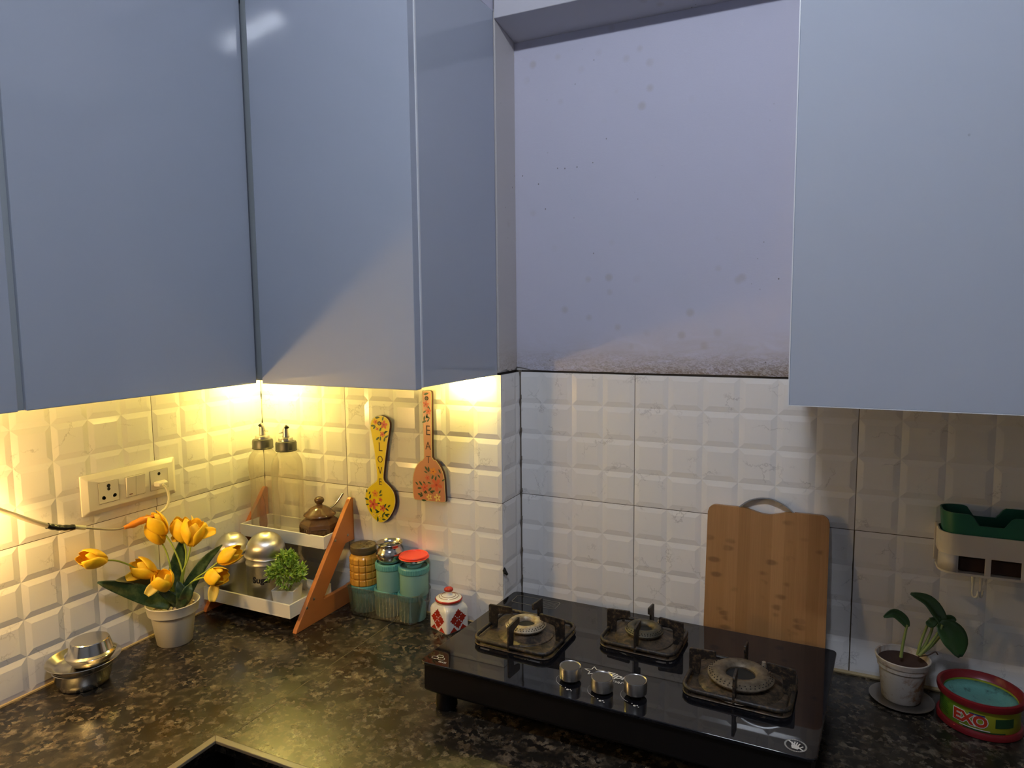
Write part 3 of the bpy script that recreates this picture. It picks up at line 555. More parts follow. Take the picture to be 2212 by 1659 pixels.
# ================================================================== HOB
t = thing('gas_hob', 'black glass three burner gas hob standing on the granite worktop', 'hob', (1.09, -0.2, 0.0)); HO = t.location
def hl(p): return (p[0] - HO.x, p[1] - HO.y)
corner = [hl(p) for p in ((0.7420, -0.3758), (1.4152, -0.3862), (1.4428, -0.0208), (0.7690, -0.0100))]
bm = B(); prism(bm, rpoly(corner, 0.013), 2, 0.0940, 0.1000); finish('glass_top', bm, M['glass_black'], t, 30, bev=0.0012)
def inset(d0, d1, d2, d3):
    a = [hl(p) for p in ((0.7420 + d0, -0.3758 + d1), (1.4152 - d2, -0.3862 + d1), (1.4428 - d2, -0.0208 - d3), (0.7690 + d0, -0.0100 - d3))]; return a
bm = B(); top = [bm.verts.new((*p, 0.0935)) for p in inset(.007, .006, .007, .006)]; mid = [bm.verts.new((*p, 0.045)) for p in inset(.007, .004, .007, .006)]; bot = [bm.verts.new((*p, 0.036)) for p in inset(.020, .014, .020, .016)]
bm.faces.new(top); bm.faces.new(bot[::-1])
for A, Bv in ((top, mid), (mid, bot)):
    for i in range(4): bm.faces.new((A[i], A[(i + 1) % 4], Bv[(i + 1) % 4], Bv[i]))
finish('body', bm, M['hob_body'], t, bev=0.002)
for p in inset(.036, .036, .036, .036):
    lat('foot', [(0, 0.0), (0.018, 0.0), (0.021, 0.006), (0.018, 0.0355), (0, 0.0355)], M['hob_body'], t, 18, 40, (p[0], p[1], 0))
ROT = math.radians(-2.4)
def burner(cx, cy, hx, hy, rr, mring, cup, ring_z, label):
    x, y = hl((cx, cy)); m4 = Matrix.Translation((x, y, 0)) @ Matrix.Rotation(ROT, 4, 'Z')
    bm = B(); prism(bm, rrect(0, 0, hx + .003, hy + .003, .022), 2, 0.1003, 0.1025)          # drip plate with a raised rim
    prism(bm, rrect(0, 0, hx - .006, hy - .006, .018), 2, 0.1025, 0.1062)
    o = finish('drip_plate', bm, M['plate'], t, 30, bev=0.0012); o.matrix_local = m4; dp_ = o
    bm = B(); P = [(u, v, 0.1110) for u, v in rrect(0, 0, hx, hy, .02, 4)]
    tube(bm, P, 0.0038, 8, 1, closed=True)
    for sx_ in (-1, 1):
        for sy_ in (-1, 1): tube(bm, [(sx_ * (hx - .012), sy_ * (hy - .004), 0.104), (sx_ * (hx - .012), sy_ * (hy - .002), 0.1110)], 0.003, 6, 1)
    gr = finish('pan_support', bm, M['iron'], t, 50); gr.matrix_local = m4
    for k, (dx, dy) in enumerate(((-1, 0), (0, 1), (1, 0), (0, -1))):                         # four upright prongs reaching in
        R_ = hx if dx else hy; arm = R_ - rr * 0.76
        bm = B(); prism(bm, rpoly([(R_ + .0035, .103), (R_ + .0035, .151), (R_ - arm, .154), (R_ - arm, .141), (R_ - .017, .135), (R_ - .015, .103)], 0.0035, 3), 1, -0.002, 0.002)
        o = finish('prong', bm, M['iron'], gr, bev=0.0006); o.matrix_local = Matrix.Rotation(math.atan2(dy, dx), 4, 'Z')
    lat('burner_cup', [(0, .1063), (cup, .1063), (cup * .98, .1080), (cup * .80, .1105), (rr * .86, ring_z - .013), (rr * .84, ring_z - .0082), (0, ring_z - .0082)], M['plate'], t, 40, 40, (x, y, 0))
    rg = lat('burner_ring', [(rr * .44, ring_z - .0078), (rr * .99, ring_z - .0078), (rr, ring_z - .0055), (rr * .965, ring_z - .0045), (rr * .80, ring_z + .0015), (rr * .66, ring_z + .0022), (rr * .52, ring_z + .0004), (rr * .44, ring_z - .0045)], mring, t, 48, 40, (x, y, 0), close=True)
    bm = B()
    for q, zz in ((.935, ring_z - .0030), (.870, ring_z - .0008)):
        n = 44 if q > .93 else 36
        for i in range(n):
            a = 2 * math.pi * (i + (.5 if q < .93 else 0)) / n
            r0 = bmesh.ops.create_icosphere(bm, subdivisions=1, radius=0.0011)
            bmesh.ops.translate(bm, verts=r0['verts'], vec=(rr * q * math.cos(a), rr * q * math.sin(a), zz))
    finish('flame_holes', bm, M['hole'], rg)['kind'] = 'stuff'
    lat('burner_well', [(0, ring_z - .0080), (rr * .43, ring_z - .0080), (rr * .43, ring_z - .0070), (0, ring_z - .0070)], M['hole'], rg, 24, None, (0, 0, 0))
    bm = B(); lathe(bm, [(0, 0), (.0035, 0), (.0035, .011), (0, .011)], 10); o = finish('igniter', bm, M['ring_light'], rg, 40); o.location = (rr * 0.62, rr * .72, ring_z - .006)
burner(0.8840, -0.2070, 0.080, 0.0725, 0.0405, M['ring_light'], 0.056, 0.1310, 'L')
burner(1.1020, -0.1290, 0.0725, 0.0590, 0.0375, M['ring_dark'], 0.057, 0.1290, 'M')
burner(1.2930, -0.2270, 0.0835, 0.0665, 0.0545, M['ring_mid'], 0.070, 0.1280, 'R')
for i, (kx, ky) in enumerate(((1.0211, -0.3249), (1.0820, -0.3351), (1.1372, -0.3259))):
    x, y = hl((kx, ky)); z0 = (0.1052, 0.1035, 0.1065)[i]
    k = lat('knob', [(0, z0), (.0182, z0), (.0190, z0 + .001), (.0192, z0 + .0200), (.0186, z0 + .0215), (.0176, z0 + .0210), (.0172, z0 + .0203), (0, z0 + .0203)], M['alu'], t, 40, 35, (x, y, 0))
    lat('knob_cap', [(0, z0 + .0204), (.0168, z0 + .0204), (.0160, z0 + .0209), (0, z0 + .0211)], M['alu_top'], k, 32, 30)
    lat('spindle', [(0, .1002), (.009, .1002), (.009, z0 - .0002), (0, z0 - .0002)], M['hob_body'], k, 16, 40)
    bm = B(); r0 = 0.0245; P = [(r0 * math.cos(a), r0 * math.sin(a), .1004) for a in [math.radians(d) for d in range(165, 256, 9)]]
    for i_, q in enumerate(zip(P, P[1:])):
        w_ = .0003 + .00012 * i_
        A_, B_ = Vector(q[0]), Vector(q[1]); ra, rb = A_.normalized(), B_.normalized(); ra.z = rb.z = 0
        bm.faces.new([bm.verts.new(A_ - ra * w_), bm.verts.new(A_ + ra * w_), bm.verts.new(B_ + rb * w_), bm.verts.new(B_ - rb * w_)])
    for cx_, cy_, r_ in ((.001, -.0262, .0011), (0.0065, -.0310, .0024), (0.0105, -.0290, .0014), (.0135, -.0325, .0012)):
        vv = [bm.verts.new((cx_ + r_ * math.cos(a), cy_ + r_ * math.sin(a), .1004)) for a in [j * math.pi / 5 for j in range(10)]]; bm.faces.new(vv)
    finish('dial_mark', bm, M['print_white'], t).location = (x, y, 0)
# prints on the glass
def outline(bm, P, w_, z=.1004, closed=True):
    K = len(P)
    for i in range(K if closed else K - 1):
        a, b = Vector(P[i]), Vector(P[(i + 1) % K]); d = (b - a).normalized(); n_ = Vector((-d.y, d.x)) * w_ / 2; a = a - d * w_ / 3; b = b + d * w_ / 3
        bm.faces.new([bm.verts.new((*q, z)) for q in (a - n_, b - n_, b + n_, a + n_)])
bm = B(); px, py = hl((1.060, -0.2800)); st = []
for k in range(10):
    a = math.pi / 2 + k * math.pi / 5 + .25; r_ = (.0155, .0065)[k % 2]; st.append((px - .010 + r_ * 1.25 * math.cos(a), py + r_ * math.sin(a)))
outline(bm, st, .0016); finish('star_mark', bm, M['print_white'], t)
x, y = hl((1.103, -0.2810)); text('lettering', 'Flipkart', 0.0215, M['print_white'], t, Matrix.Translation((x, y, .1004)) @ Matrix.Rotation(ROT * .6, 4, 'Z'), .0001, .3, .0006, 1.12)
x, y = hl((1.107, -0.2985)); text('lettering', 'SmartBuy', 0.0125, M['print_white'], t, Matrix.Translation((x, y, .1004)) @ Matrix.Rotation(ROT * .6, 4, 'Z'), .0001, .2, .0, 1.2)
bm = B(); x, y = hl((0.7702, -0.3500))
for dx, dy in ((-.0065, -.0035), (.0065, -.0035), (0, .0035)): outline(bm, rrect(x + dx, y + dy, .0065, .0042, .004, 3), .0009)
finish('glass_mark', bm, M['print_white'], t); x, y = hl((0.7850, -0.3640)); text('lettering', 'GLASS', 0.0058, M['print_white'], t, Matrix.Translation((x, y, .1004)), .0001)
bm = B(); x, y = hl((1.3865, -0.3610)); outline(bm, [(x + .0145 * math.cos(a), y + .0145 * math.sin(a)) for a in [j * math.pi / 14 for j in range(28)]], .0024)
outline(bm, [(x - .010, y + .0095), (x + .0105, y - .0095)], .0024, .10045, False)
vv = [bm.verts.new((x + a, y + b, .1004)) for a, b in ((-.006, -.002), (-.005, -.008), (.003, -.009), (.006, -.004), (.004, .001), (-.005, .001))]; bm.faces.new(vv)
for a, b, c, d in ((-.0050, .0015, -.0048, .0070), (-.0020, .0015, -.0012, .0088), (.0008, .0015, .0022, .0085), (.0034, .0008, .0056, .0060), (.0068, -.0030, .0098, .0006)): outline(bm, [(x + a, y + b), (x + c, y + d)], .0018, .1004, False)
finish('no_touch_mark', bm, M['print_white'], t)
bm = B(); x, y = hl((0.838, -0.0500))
outline(bm, rrect(x, y, .052, .0190, .006, 3), .0011)
for i in range(5): outline(bm, [(x + .010, y - .010 + i * .005), (x + .046, y - .010 + i * .005)], .0008, .1004, False)
finish('rating_label', bm, mat('grey_print', (0.16, 0.15, 0.14), 0.4), t)

# ================================================================== CUTTING BOARD
t = thing('cutting_board', 'bamboo cutting board with a metal arch handle leaning on the tiles behind the hob', 'board', (1.304, 0.0425, 0.0))
lean = math.atan2(0.040, 0.327); t.rotation_euler = (-lean, 0, 0)
WB, HB = 0.2375, 0.3300
edges = [-WB / 2 + WB * q for q in (0, .085, .17, .27, .37, .46, .55, .65, .745, .84, .935, 1)]
def topz(x):
    u = abs(x) / 0.052
    dip = 0.0095 * (0.5 + 0.5 * math.cos(math.pi * u)) if u < 1 else 0
    e = max(0, abs(x) - (WB / 2 - 0.016)); cr = 0.016 - math.sqrt(max(0, 0.016 ** 2 - e * e))
    return HB - dip - cr
for i, (a, b) in enumerate(zip(edges, edges[1:])):
    n = 8; xs_ = [a + (b - a) * k / n for k in range(n + 1)]
    bm = B(); prism(bm, [(a, 0.0), (b, 0.0)] + [(x, topz(x)) for x in reversed(xs_)], 1, 0.0, 0.0150)
    finish('strip', bm, bamboo(i), t, 25)
bm = B(); pts = [(-.0570, HB - .004), (-.052, HB + .003), (-.034, HB + .0165), (-.010, HB + .0235), (.012, HB + .0225), (.034, HB + .0130), (.050, HB + .001), (.0545, HB - .004)]
P = crom([(x, 0, z) for x, z in pts], 5); rows = []
for i, p in enumerate(P):
    tt = (P[min(i + 1, len(P) - 1)] - P[max(i - 1, 0)]).normalized(); n_ = Vector((-tt.z, 0, tt.x))
    rows.append([bm.verts.new(p + Vector((0, y_, 0)) + n_ * o_) for y_, o_ in ((.001, -.0012), (.0145, -.0012), (.0145, .0012), (.001, .0012))])
for A, Bv in zip(rows, rows[1:]):
    for j in range(4): bm.faces.new((A[j], A[(j + 1) % 4], Bv[(j + 1) % 4], Bv[j]))
bm.faces.new(rows[0]); bm.faces.new(rows[-1][::-1]); finish('handle', bm, M['chrome'], t, 40)

# ================================================================== SOCKET PLATE, PLUG, CABLE
t = thing('socket_plate', 'cream electrical switch and socket plate on the tiled left wall', 'socket', (0.0035, -0.4025, 0.3655))
def yz(bm, y0, y1, z0, z1, x0, x1): return box(bm, (x0, y0, z0), (x1, y1, z1))
bm = B(); a = [bm.verts.new((0.0, y, z)) for y, z in rrect(0, 0, .1125, .0435, .003, 3)]; b = [bm.verts.new((0.004, y, z)) for y, z in rrect(0, 0, .1125, .0435, .003, 3)]; c = [bm.verts.new((0.0115, y, z)) for y, z in rrect(0, 0, .1020, .0340, .004, 3)]
for A, Bv in ((a, b), (b, c)):
    for i in range(len(A)): bm.faces.new((A[i], A[(i + 1) % len(A)], Bv[(i + 1) % len(A)], Bv[i]))
bm.faces.new(c); bm.faces.new(a[::-1]); finish('frame', bm, M['white_pl'], t, 30, bev=0.0006)
def dots(bm, L_):
    for (y, z, r_) in L_:
        vv = [bm.verts.new((.01235, y + r_ * math.cos(q), z + r_ * math.sin(q))) for q in [j * math.pi / 7 for j in range(14)]]; bm.faces.new(vv)
def outline_x(bm, y0, y1, z0, z1, w_=.0005, x=.0118):
    for (a_, b_) in (((y0, z0), (y1, z0)), ((y1, z0), (y1, z1)), ((y1, z1), (y0, z1)), ((y0, z1), (y0, z0))):
        box(bm, (x - .0004, min(a_[0], b_[0]) - w_ / 2, min(a_[1], b_[1]) - w_ / 2), (x, max(a_[0], b_[0]) + w_ / 2, max(a_[1], b_[1]) + w_ / 2))
brown = mat('seam_brown', (0.18, 0.12, 0.05), 0.6)
for y0, hole in ((-0.0800, [(-.0575, .0135, .0042), (-.0575, .0065, .0036), (-.0700, -.0105, .0040), (-.0685, -.0115, .0034), (-.0445, -.0100, .0040), (-.0460, -.0108, .0034)]), (0.0415, [(.0640, .0135, .0038)])):
    s_ = boxo('socket_insert', (.0110, y0, -.0225), (.0122, y0 + .045, .0225), M['white_pl'], t, .0004)
    bm = B(); outline_x(bm, y0 - .0004, y0 + .0454, -.0229, .0229); finish('seam', bm, brown, s_)
    bm = B(); dots(bm, hole); finish('pin_hole', bm, M['hole'], s_)
for k in range(2):
    y0 = -.0180 + k * .0226
    bm = B(); q = box(bm, (.0110, y0, -.0225), (.0165, y0 + .0220, .0225))
    for v_ in bm.verts:
        if v_.co.x > .015 and v_.co.z < 0: v_.co.x = .0128
    sw = finish('switch_rocker', bm, M['white_pl'], t, bev=.0005)
    if k == 0: boxo('indicator', (.0132, y0 + .006, -.0178), (.0139, y0 + .0135, -.0160), mat('dark_red', (0.12, 0.01, 0.01), .4), sw)
bm = B(); outline_x(bm, -.0185, .0271, -.0229, .0229); finish('seam', bm, brown, t)
CB = DATA['cable']
t = thing('power_cable', 'plugged in power cable patched with orange and black tape along the left wall', 'cable', (0.02, -0.34, 0.357)); TO = Vector(t.location)
def rel(P, o=TO): return [tuple(Vector(p) - o) for p in P]
bm = B(); v_ = box(bm, (-0.0035, -0.0150, -0.0055), (0.0125, 0.0150, 0.0065))
for q in bm.verts:
    if q.co.x > 0.01: q.co.y *= .78; q.co.z *= .7
for q in bm.verts:
    if q.co.y < 0 and q.co.x > 0: q.co.z -= .001
finish('plug', bm, M['white_pl'], t, 60, bev=.0028)
tubo('lead', rel(CB['c1']), .0029, M['cable'], t); tubo('orange_tape_wrap', rel(CB['tape']), lambda q: .0036 + .0044 * math.sin(math.pi * min(1, q * 1.0)) * (1 + .15 * math.sin(20 * q)), M['orange_tape'], t, 10, 5)
tubo('lead', rel(CB['c2']), .0020, M['cable_grey'], t); tubo('sleeve', rel(CB['sleeve']), .0046, M['cable'], t, 12, 3)
tubo('black_tape_wrap', rel(CB['btape']), lambda q: .0058 + .0006 * math.sin(26 * q), M['black_tape'], t, 10, 6)
tubo('lead', rel(CB['c3'][:-1] + [[.040, -.730, .420], [.050, -.766, .448], [.056, -.790, .4415]]), .0044, M['cable_grey'], t)

# ================================================================== WALL SPOON AND SPATULA
def decor(name, label, cat, poly, fl, lf, hole, letters, word, face, origin, seedv):
    t = thing(name, label, cat, (origin[0], -0.0045, origin[1])); ox, oz = origin; th = 0.0075
    P = [(x - ox, z - oz) for x, z in poly]
    P = [tuple(p) for p in [(v.x, v.y) for v in [Vector((q.x, q.y)) for q in crom([(a, b, 0) for a, b in P + [P[0]]], 2)[:-1]]]]
    def ring(k):
        out = []
        n = len(P); ar = sum(P[i][0] * P[(i + 1) % n][1] - P[(i + 1) % n][0] * P[i][1] for i in range(n))
        for i in range(n):
            a, b = Vector(P[i - 1]), Vector(P[(i + 1) % n]); d = (b - a).normalized(); nn = Vector((-d.y, d.x)) * (1 if ar > 0 else -1)
            out.append(tuple(Vector(P[i]) + nn * k))
        return out
    bm = B(); prism(bm, P, 1, -th, 0.0); brd = finish('board', bm, M['dark_edge'], t)
    bm = B(); prism(bm, ring(.0004), 1, -th - .0003, -th - .00002); finish('outline', bm, M['cream_line'], t)
    bm = B(); prism(bm, ring(.0017), 1, -th - .0006, -th - .00032); finish('face', bm, face, t)
    y1 = -th - .0008
    rnd = random.Random(seedv)
    def flat(bm, pts, y): bm.faces.new([bm.verts.new((a, y, b)) for a, b in pts])
    bms = {i: B() for i in (0, 1, 2)}; cen = B()
    for k, (x, z, r_, kind) in enumerate(fl):
        r_ *= 1.3
        x -= ox; z -= oz; n = 5 if r_ > .0055 else 4; a0 = rnd.uniform(0, 6)
        for i in range(n):
            a = a0 + 2 * math.pi * i / n; wdt = .52 * r_ * (1.0 if kind != 1 else 1.15); q = []
            for s_ in range(12):
                tt = 2 * math.pi * s_ / 12; u = r_ * (.5 + .5 * math.cos(tt)); v_ = wdt * .5 * math.sin(tt) * (1 + .35 * math.cos(tt))
                q.append((x + u * math.cos(a) - v_ * math.sin(a), z + u * math.sin(a) + v_ * math.cos(a)))
            flat(bms[kind], q, y1 - .00004 * i - .0003)
        flat(cen, [(x + r_ * .2 * math.cos(q), z + r_ * .2 * math.sin(q)) for q in [j * math.pi / 4 for j in range(8)]], y1 - .0007)
    for kk in bms:
        if len(bms[kk].faces): finish('printed_blossoms', bms[kk], M['fl%d' % kk], t)
        else: bms[kk].free()
    finish('printed_blossom_centres', cen, M['fl_c'], t)
    bm = B()
    for x, z, a in lf:
        x -= ox; z -= oz; l_ = rnd.uniform(.0050, .0078); w_ = l_ * .36
        q = [(u, v_) for u, v_ in ((-l_, 0), (-l_ * .4, w_), (l_ * .3, w_ * .9), (l_, 0), (l_ * .3, -w_ * .8), (-l_ * .4, -w_))]
        flat(bm, [(x + u * math.cos(a) - v_ * math.sin(a), z + u * math.sin(a) + v_ * math.cos(a)) for u, v_ in q], y1 - .00012)
    finish('printed_leaves', bm, M['fl_leaf'], t)
    for ch, (x, z, h_) in zip(word, letters):
        text('letter', ch, h_ * 1.36, M['ink'], t, Matrix.Translation((x - ox, y1 - .0002, z - oz)) @ RX90, .0001, 0, -.0002, .82)
    hx, hz = hole[0] - ox, hole[1] - oz
    bm = B(); flat(bm, [(hx + .0040 * math.cos(q), hz + .0046 * math.sin(q)) for q in [j * math.pi / 8 for j in range(16)]], y1 - .0010); finish('hanging_hole', bm, mat('hole_back_' + name, (0.30, 0.24, 0.17), .6), t)
    bm = B(); lathe(bm, [(.0036, 0), (.0050, 0), (.0050, .0008), (.0036, .0008)], 18, None, True); bmesh.ops.rotate(bm, verts=bm.verts, matrix=Matrix.Rotation(math.pi / 2, 3, 'X')); bmesh.ops.translate(bm, verts=bm.verts, vec=(hx, y1 - .0006, hz)); finish('hole_rim', bm, M['ink'], t)
decor('wall_spoon', 'yellow floral wooden spoon reading LOVE hung on the tiles', 'wall decoration', DATA['spoon'], DATA['spoon_f'], DATA['spoon_l'], DATA['holes'][0], DATA['love'], 'LOVE', M['yellow_face'], (0.392, 0.34), 3)
decor('wall_spatula', 'peach floral wooden spatula reading EAT hung on the tiles', 'wall decoration', DATA['spat'], DATA['spat_f'], DATA['spat_l'], DATA['holes'][1], DATA['eat'], 'EAT', M['peach_face'], (0.538, 0.40), 5)

# ================================================================== TWO TIER RACK
t = thing('spice_rack', 'two tier rack with orange wooden side frames and white trays in the corner', 'rack', (0.1545, -0.115, 0.0)); O = Vector(t.location)
def yz_frame(x0, x1):
    bm = B(); P = [(-.2290, 0), (-.2250, .0085), (-.0175, .2690), (-.0110, .2730), (-.0055, .2690), (-.0055, .1600), (-.0400, .1600), (-.0440, .1570), (-.1300, .0490), (-.1280, .0470), (-.0055, .0470), (-.0055, .0)]
    prism(bm, [(y - O.y, z) for y, z in P], 0, x0 - O.x, x1 - O.x); f = finish('side_frame', bm, M['wood'], t, bev=0.0012)
    return f
fr = yz_frame(0.2945, 0.3063); fl = yz_frame(0.0012, 0.0128)
for (y, z) in ((-.0805, .1790), (-.0320, .1790), (-.1650, .0610), (-.1900, .0480)):
    bm = B(); lathe(bm, [(0, 0), (.0034, 0), (.0034, .0006), (.0018, .0014), (0, .0010)], 14); bmesh.ops.rotate(bm, verts=bm.verts, matrix=Matrix.Rotation(math.pi / 2, 3, 'Y')); bmesh.ops.translate(bm, verts=bm.verts, vec=(0.3063 - O.x, y - O.y, z)); finish('screw', bm, M['alu'], fr, 40)
def tray(y0, y1, z0, z1):
    x0, x1 = .0132, .2940; w_ = .0050
    bm = B(); box(bm, (x0 - O.x, y0 - O.y, z0), (x1 - O.x, y1 - O.y, z0 + .004)); base = finish('tray', bm, M['white_paint'], t, bev=.0006)
    for a, b in (((x0, y0), (x1, y0 + w_)), ((x0, y1 - w_), (x1, y1)), ((x0, y0 + w_), (x0 + w_, y1 - w_)), ((x1 - w_, y0 + w_), (x1, y1 - w_))):
        boxo('tray_wall', (a[0] - O.x, a[1] - O.y, z0 + .0041), (b[0] - O.x, b[1] - O.y, z1), M['white_paint'], base, .0006)
tray(-.2330, -.0880, .0360, .0690); tray(-.1085, -.0060, .1630, .1950)
def canister(x, y, r, label, word=None, tilt=0.0, h=.110, rd=None):
    t = thing('canister', label, 'canister', (x, y, .0402)); rd = rd or r * 1.05
    lat('body', [(0, 0), (r * .98, 0), (r, .003), (r, h - .020), (r * 1.02, h - .018), (r * 1.02, h - .014), (r * .985, h - .012), (r * .985, h - .002), (r * .97, h), (r * .95, h), (r * .95, h - .03), (0, h - .03)], M['steel'], t, 56, 40)
    dome = [(rd * 1.02, 0), (rd * 1.03, .002), (rd * .985, .005)] + [(rd * .97 * math.cos(a), .006 + rd * 1.05 * math.sin(a)) for a in [math.radians(d) for d in range(5, 90, 6)]] + [(0, .006 + rd * 1.05)]
    lat('dome_lid', dome + [], M['steel'], t, 56, 50, (0, 0, h + .0005), rot=(tilt * .4, tilt, 0))
    lat('gap_shade', [(r * .93, h - .004), (r * .93, h + .005), (0, h + .005)], M['steel_dark'], t, 40, 40)  # dark band added as the shade of the gap under the lid
    if word:
        me = text('lettering', word, .0205, M['hole'], t, None, .0001, 0, .0006, 1.0); a0 = math.radians(-59)
        for v_ in me.data.vertices:
            a = a0 + v_.co.x / r; z = v_.co.y; rr = r + .0004 + v_.co.z; v_.co = (rr * math.cos(a), rr * math.sin(a), z + .060)
canister(.0590, -.1790, .0410, 'steel dome lidded canister behind the tulips, left of its twin', None, 0, .104, .0445)
canister(.1560, -.1640, .0470, 'steel dome lidded canister lettered Sugar on the lower tray of the rack', 'Sugar', math.radians(4.5), .110, .0490)

def spray_leaves(bm, c, r_, n, leaf_len, hw, rnd):
    for i in range(n):
        th = math.acos(1 - rnd.random() * 1.25); ph = rnd.uniform(0, 2 * math.pi)
        d = Vector((math.sin(th) * math.cos(ph), math.sin(th) * math.sin(ph), math.cos(th) * 1.0)); base = c + d * r_ * rnd.uniform(.55, .92)
        for k in range(7):
            e = (d * .5 + Vector((rnd.uniform(-1, 1), rnd.uniform(-1, 1), rnd.uniform(-.7, 1.0))) * .85).normalized(); l_ = leaf_len * rnd.uniform(.7, 1.15)
            s = e.cross(Vector((rnd.uniform(-.3, .3), rnd.uniform(-.3, .3), 1))).normalized() * hw; up_ = s.cross(e).normalized() * hw * .35
            q = [bm.verts.new(p) for p in (base, base + e * l_ * .45 + s + up_, base + e * l_ + up_ * .3, base + e * l_ * .45 - s + up_, base + e * l_ * .48 - up_)]
            bm.faces.new((q[0], q[1], q[4])); bm.faces.new((q[1], q[2], q[4])); bm.faces.new((q[2], q[3], q[4])); bm.faces.new((q[3], q[0], q[4]))
t = thing('artificial_plant', 'small bushy bright green plant in a white pot on the lower tray', 'plant', (.2390, -.1815, .0402), math.radians(18))
bm = B(); a = .0235; b_ = .0285; q0 = [bm.verts.new((*p, 0)) for p in rrect(0, 0, a, a, .004, 2)]; q1 = [bm.verts.new((*p, .046)) for p in rrect(0, 0, b_, b_, .004, 2)]; q2 = [bm.verts.new((*p, .046)) for p in rrect(0, 0, b_ - .003, b_ - .003, .003, 2)]; q3 = [bm.verts.new((*p, .038)) for p in rrect(0, 0, b_ - .004, b_ - .004, .003, 2)]
bm.faces.new(q0[::-1]); bm.faces.new(q3)
for A, Bv in ((q0, q1), (q1, q2), (q2, q3)):
    for i in range(len(A)): bm.faces.new((A[i], A[(i + 1) % len(A)], Bv[(i + 1) % len(A)], Bv[i]))
finish('pot', bm, M['white_paint'], t, 40)
rnd = random.Random(11); bm = B(); spray_leaves(bm, Vector((0, 0, .074)), .047, 130, .0165, .0030, rnd); spray_leaves(bm, Vector((.002, .002, .112)), .022, 36, .0150, .0030, rnd)
f_ = finish('foliage', bm, M['sprig'], t); f_['kind'] = 'stuff'
bm = B()
for i in range(14):
    a = i * 2.4; tube(bm, [(.006 * math.cos(a), .006 * math.sin(a), .038), (.018 * math.cos(a), .018 * math.sin(a), .065), (.028 * math.cos(a), .028 * math.sin(a), .085 + .02 * (i % 3))], .0008, 5, 3)
finish('stems', bm, M['stem'], t)['kind'] = 'stuff'

# ---- things on the upper tray
def pourer(t, z0, face, r=.0262):
    n = 40
    lat('screw_cap', [(r * 1.03, z0), (r * 1.05, z0 + .002), (r, z0 + .004), (r, z0 + .020), (r * .93, z0 + .025), (r * .70, z0 + .026), (0, z0 + .026)], M['steel_dark'], t, n, 30, wob=lambda a, k: 1 + (.018 * math.cos(8 * a) if 1 < k < 5 else 0))
    c = lat('collar', [(r * .70, z0 + .0262), (r * .70, z0 + .032), (r * .62, z0 + .035), (r * .3, z0 + .036), (0, z0 + .036)], M['alu'], t, 30, 40)
    sp_ = lat('spout', [(.0090, z0 + .0362), (.0078, z0 + .046), (.0070, z0 + .058), (.0050, z0 + .058), (.0050, z0 + .05), (0, z0 + .05)], M['alu'], t, 20, 40)
    bm = B(); fx = Vector((math.cos(face), math.sin(face), 0))
    tube(bm, [fx * .0095 + Vector((0, 0, z0 + .047)), fx * .006 + Vector((0, 0, z0 + .052)), fx * .002 + Vector((0, 0, z0 + .060)), fx * -.002 + Vector((0, 0, z0 + .065))], lambda q: .0026 + .0016 * q, 8, 4)
    tube(bm, [fx * .0165 + Vector((0, 0, z0 + .046)), fx * .010 + Vector((0, 0, z0 + .0475)), fx * .005 + Vector((0, 0, z0 + .052))], .0022, 7, 4)
    finish('lever', bm, M['alu'], sp_, 50)
    bm = B(); tube(bm, [fx * -.001 + Vector((0, 0, z0 + .0585)), fx * -.0055 + Vector((0, 0, z0 + .064))], .0056, 12, 1); finish('flap', bm, M['hole'], sp_, 50)
def bottle(x, y, prof, label, face, zc, ymark=False):
    t = thing('oil_bottle', label, 'bottle', (x, y, .1672))
    inner = [(max(0, r_ - .0012), z + (.0015 if i < 2 else 0)) for i, (r_, z) in enumerate(prof)]
    lat('bottle_body', prof + inner[::-1], M['bottle'], t, 56, 60)
    if ymark:
        bm = B(); rows = []
        for i in range(11):
            tt = i / 10; w_ = .62 * math.sin(math.pi * (tt * .8 + .2)) ** .7 * (1 - tt * .3); rows.append([bm.verts.new((.0350 * math.cos(-.98 + w_ * (q / 5 - .5) * (1 + .2 * math.sin(9 * tt))), .0350 * math.sin(-.98 + w_ * (q / 5 - .5)), .012 + .095 * tt)) for q in range(6)])
        for A, Bv in zip(rows, rows[1:]):
            for j in range(5): bm.faces.new((A[j], A[j + 1], Bv[j + 1], Bv[j]))
        finish('residue', bm, M['residue'], t, 180, solid=.0004)
    pourer(t, zc, face)
    return t
bottle(.1350, -.0565, [(0, 0), (.034, 0), (.0395, .003), (.0400, .010), (.0400, .165), (.0395, .185), (.0365, .200), (.0300, .212), (.0230, .219), (.0215, .224), (.0215, .2285)], 'straight clear plastic oil bottle with metal pourer, beside the brown jar', math.radians(215), .2235)
bottle(.0530, -.0560, [(0, 0), (.034, 0), (.0370, .004), (.0375, .012), (.0370, .080), (.0345, .110), (.0345, .130), (.0385, .165), (.0390, .188), (.0350, .205), (.0280, .215), (.0215, .221), (.0208, .225), (.0208, .2285)], 'waisted clear plastic oil bottle with metal pourer in the wall corner', math.radians(10), .2235, True)
t = thing('ceramic_jar', 'brown glazed hexagonal lidded jar with a spoon on the upper tray', 'jar', (.2390, -.0570, .1672), math.radians(8)); t.scale = (1.03, 1.03, 1.13)
bm = B(); rings = []
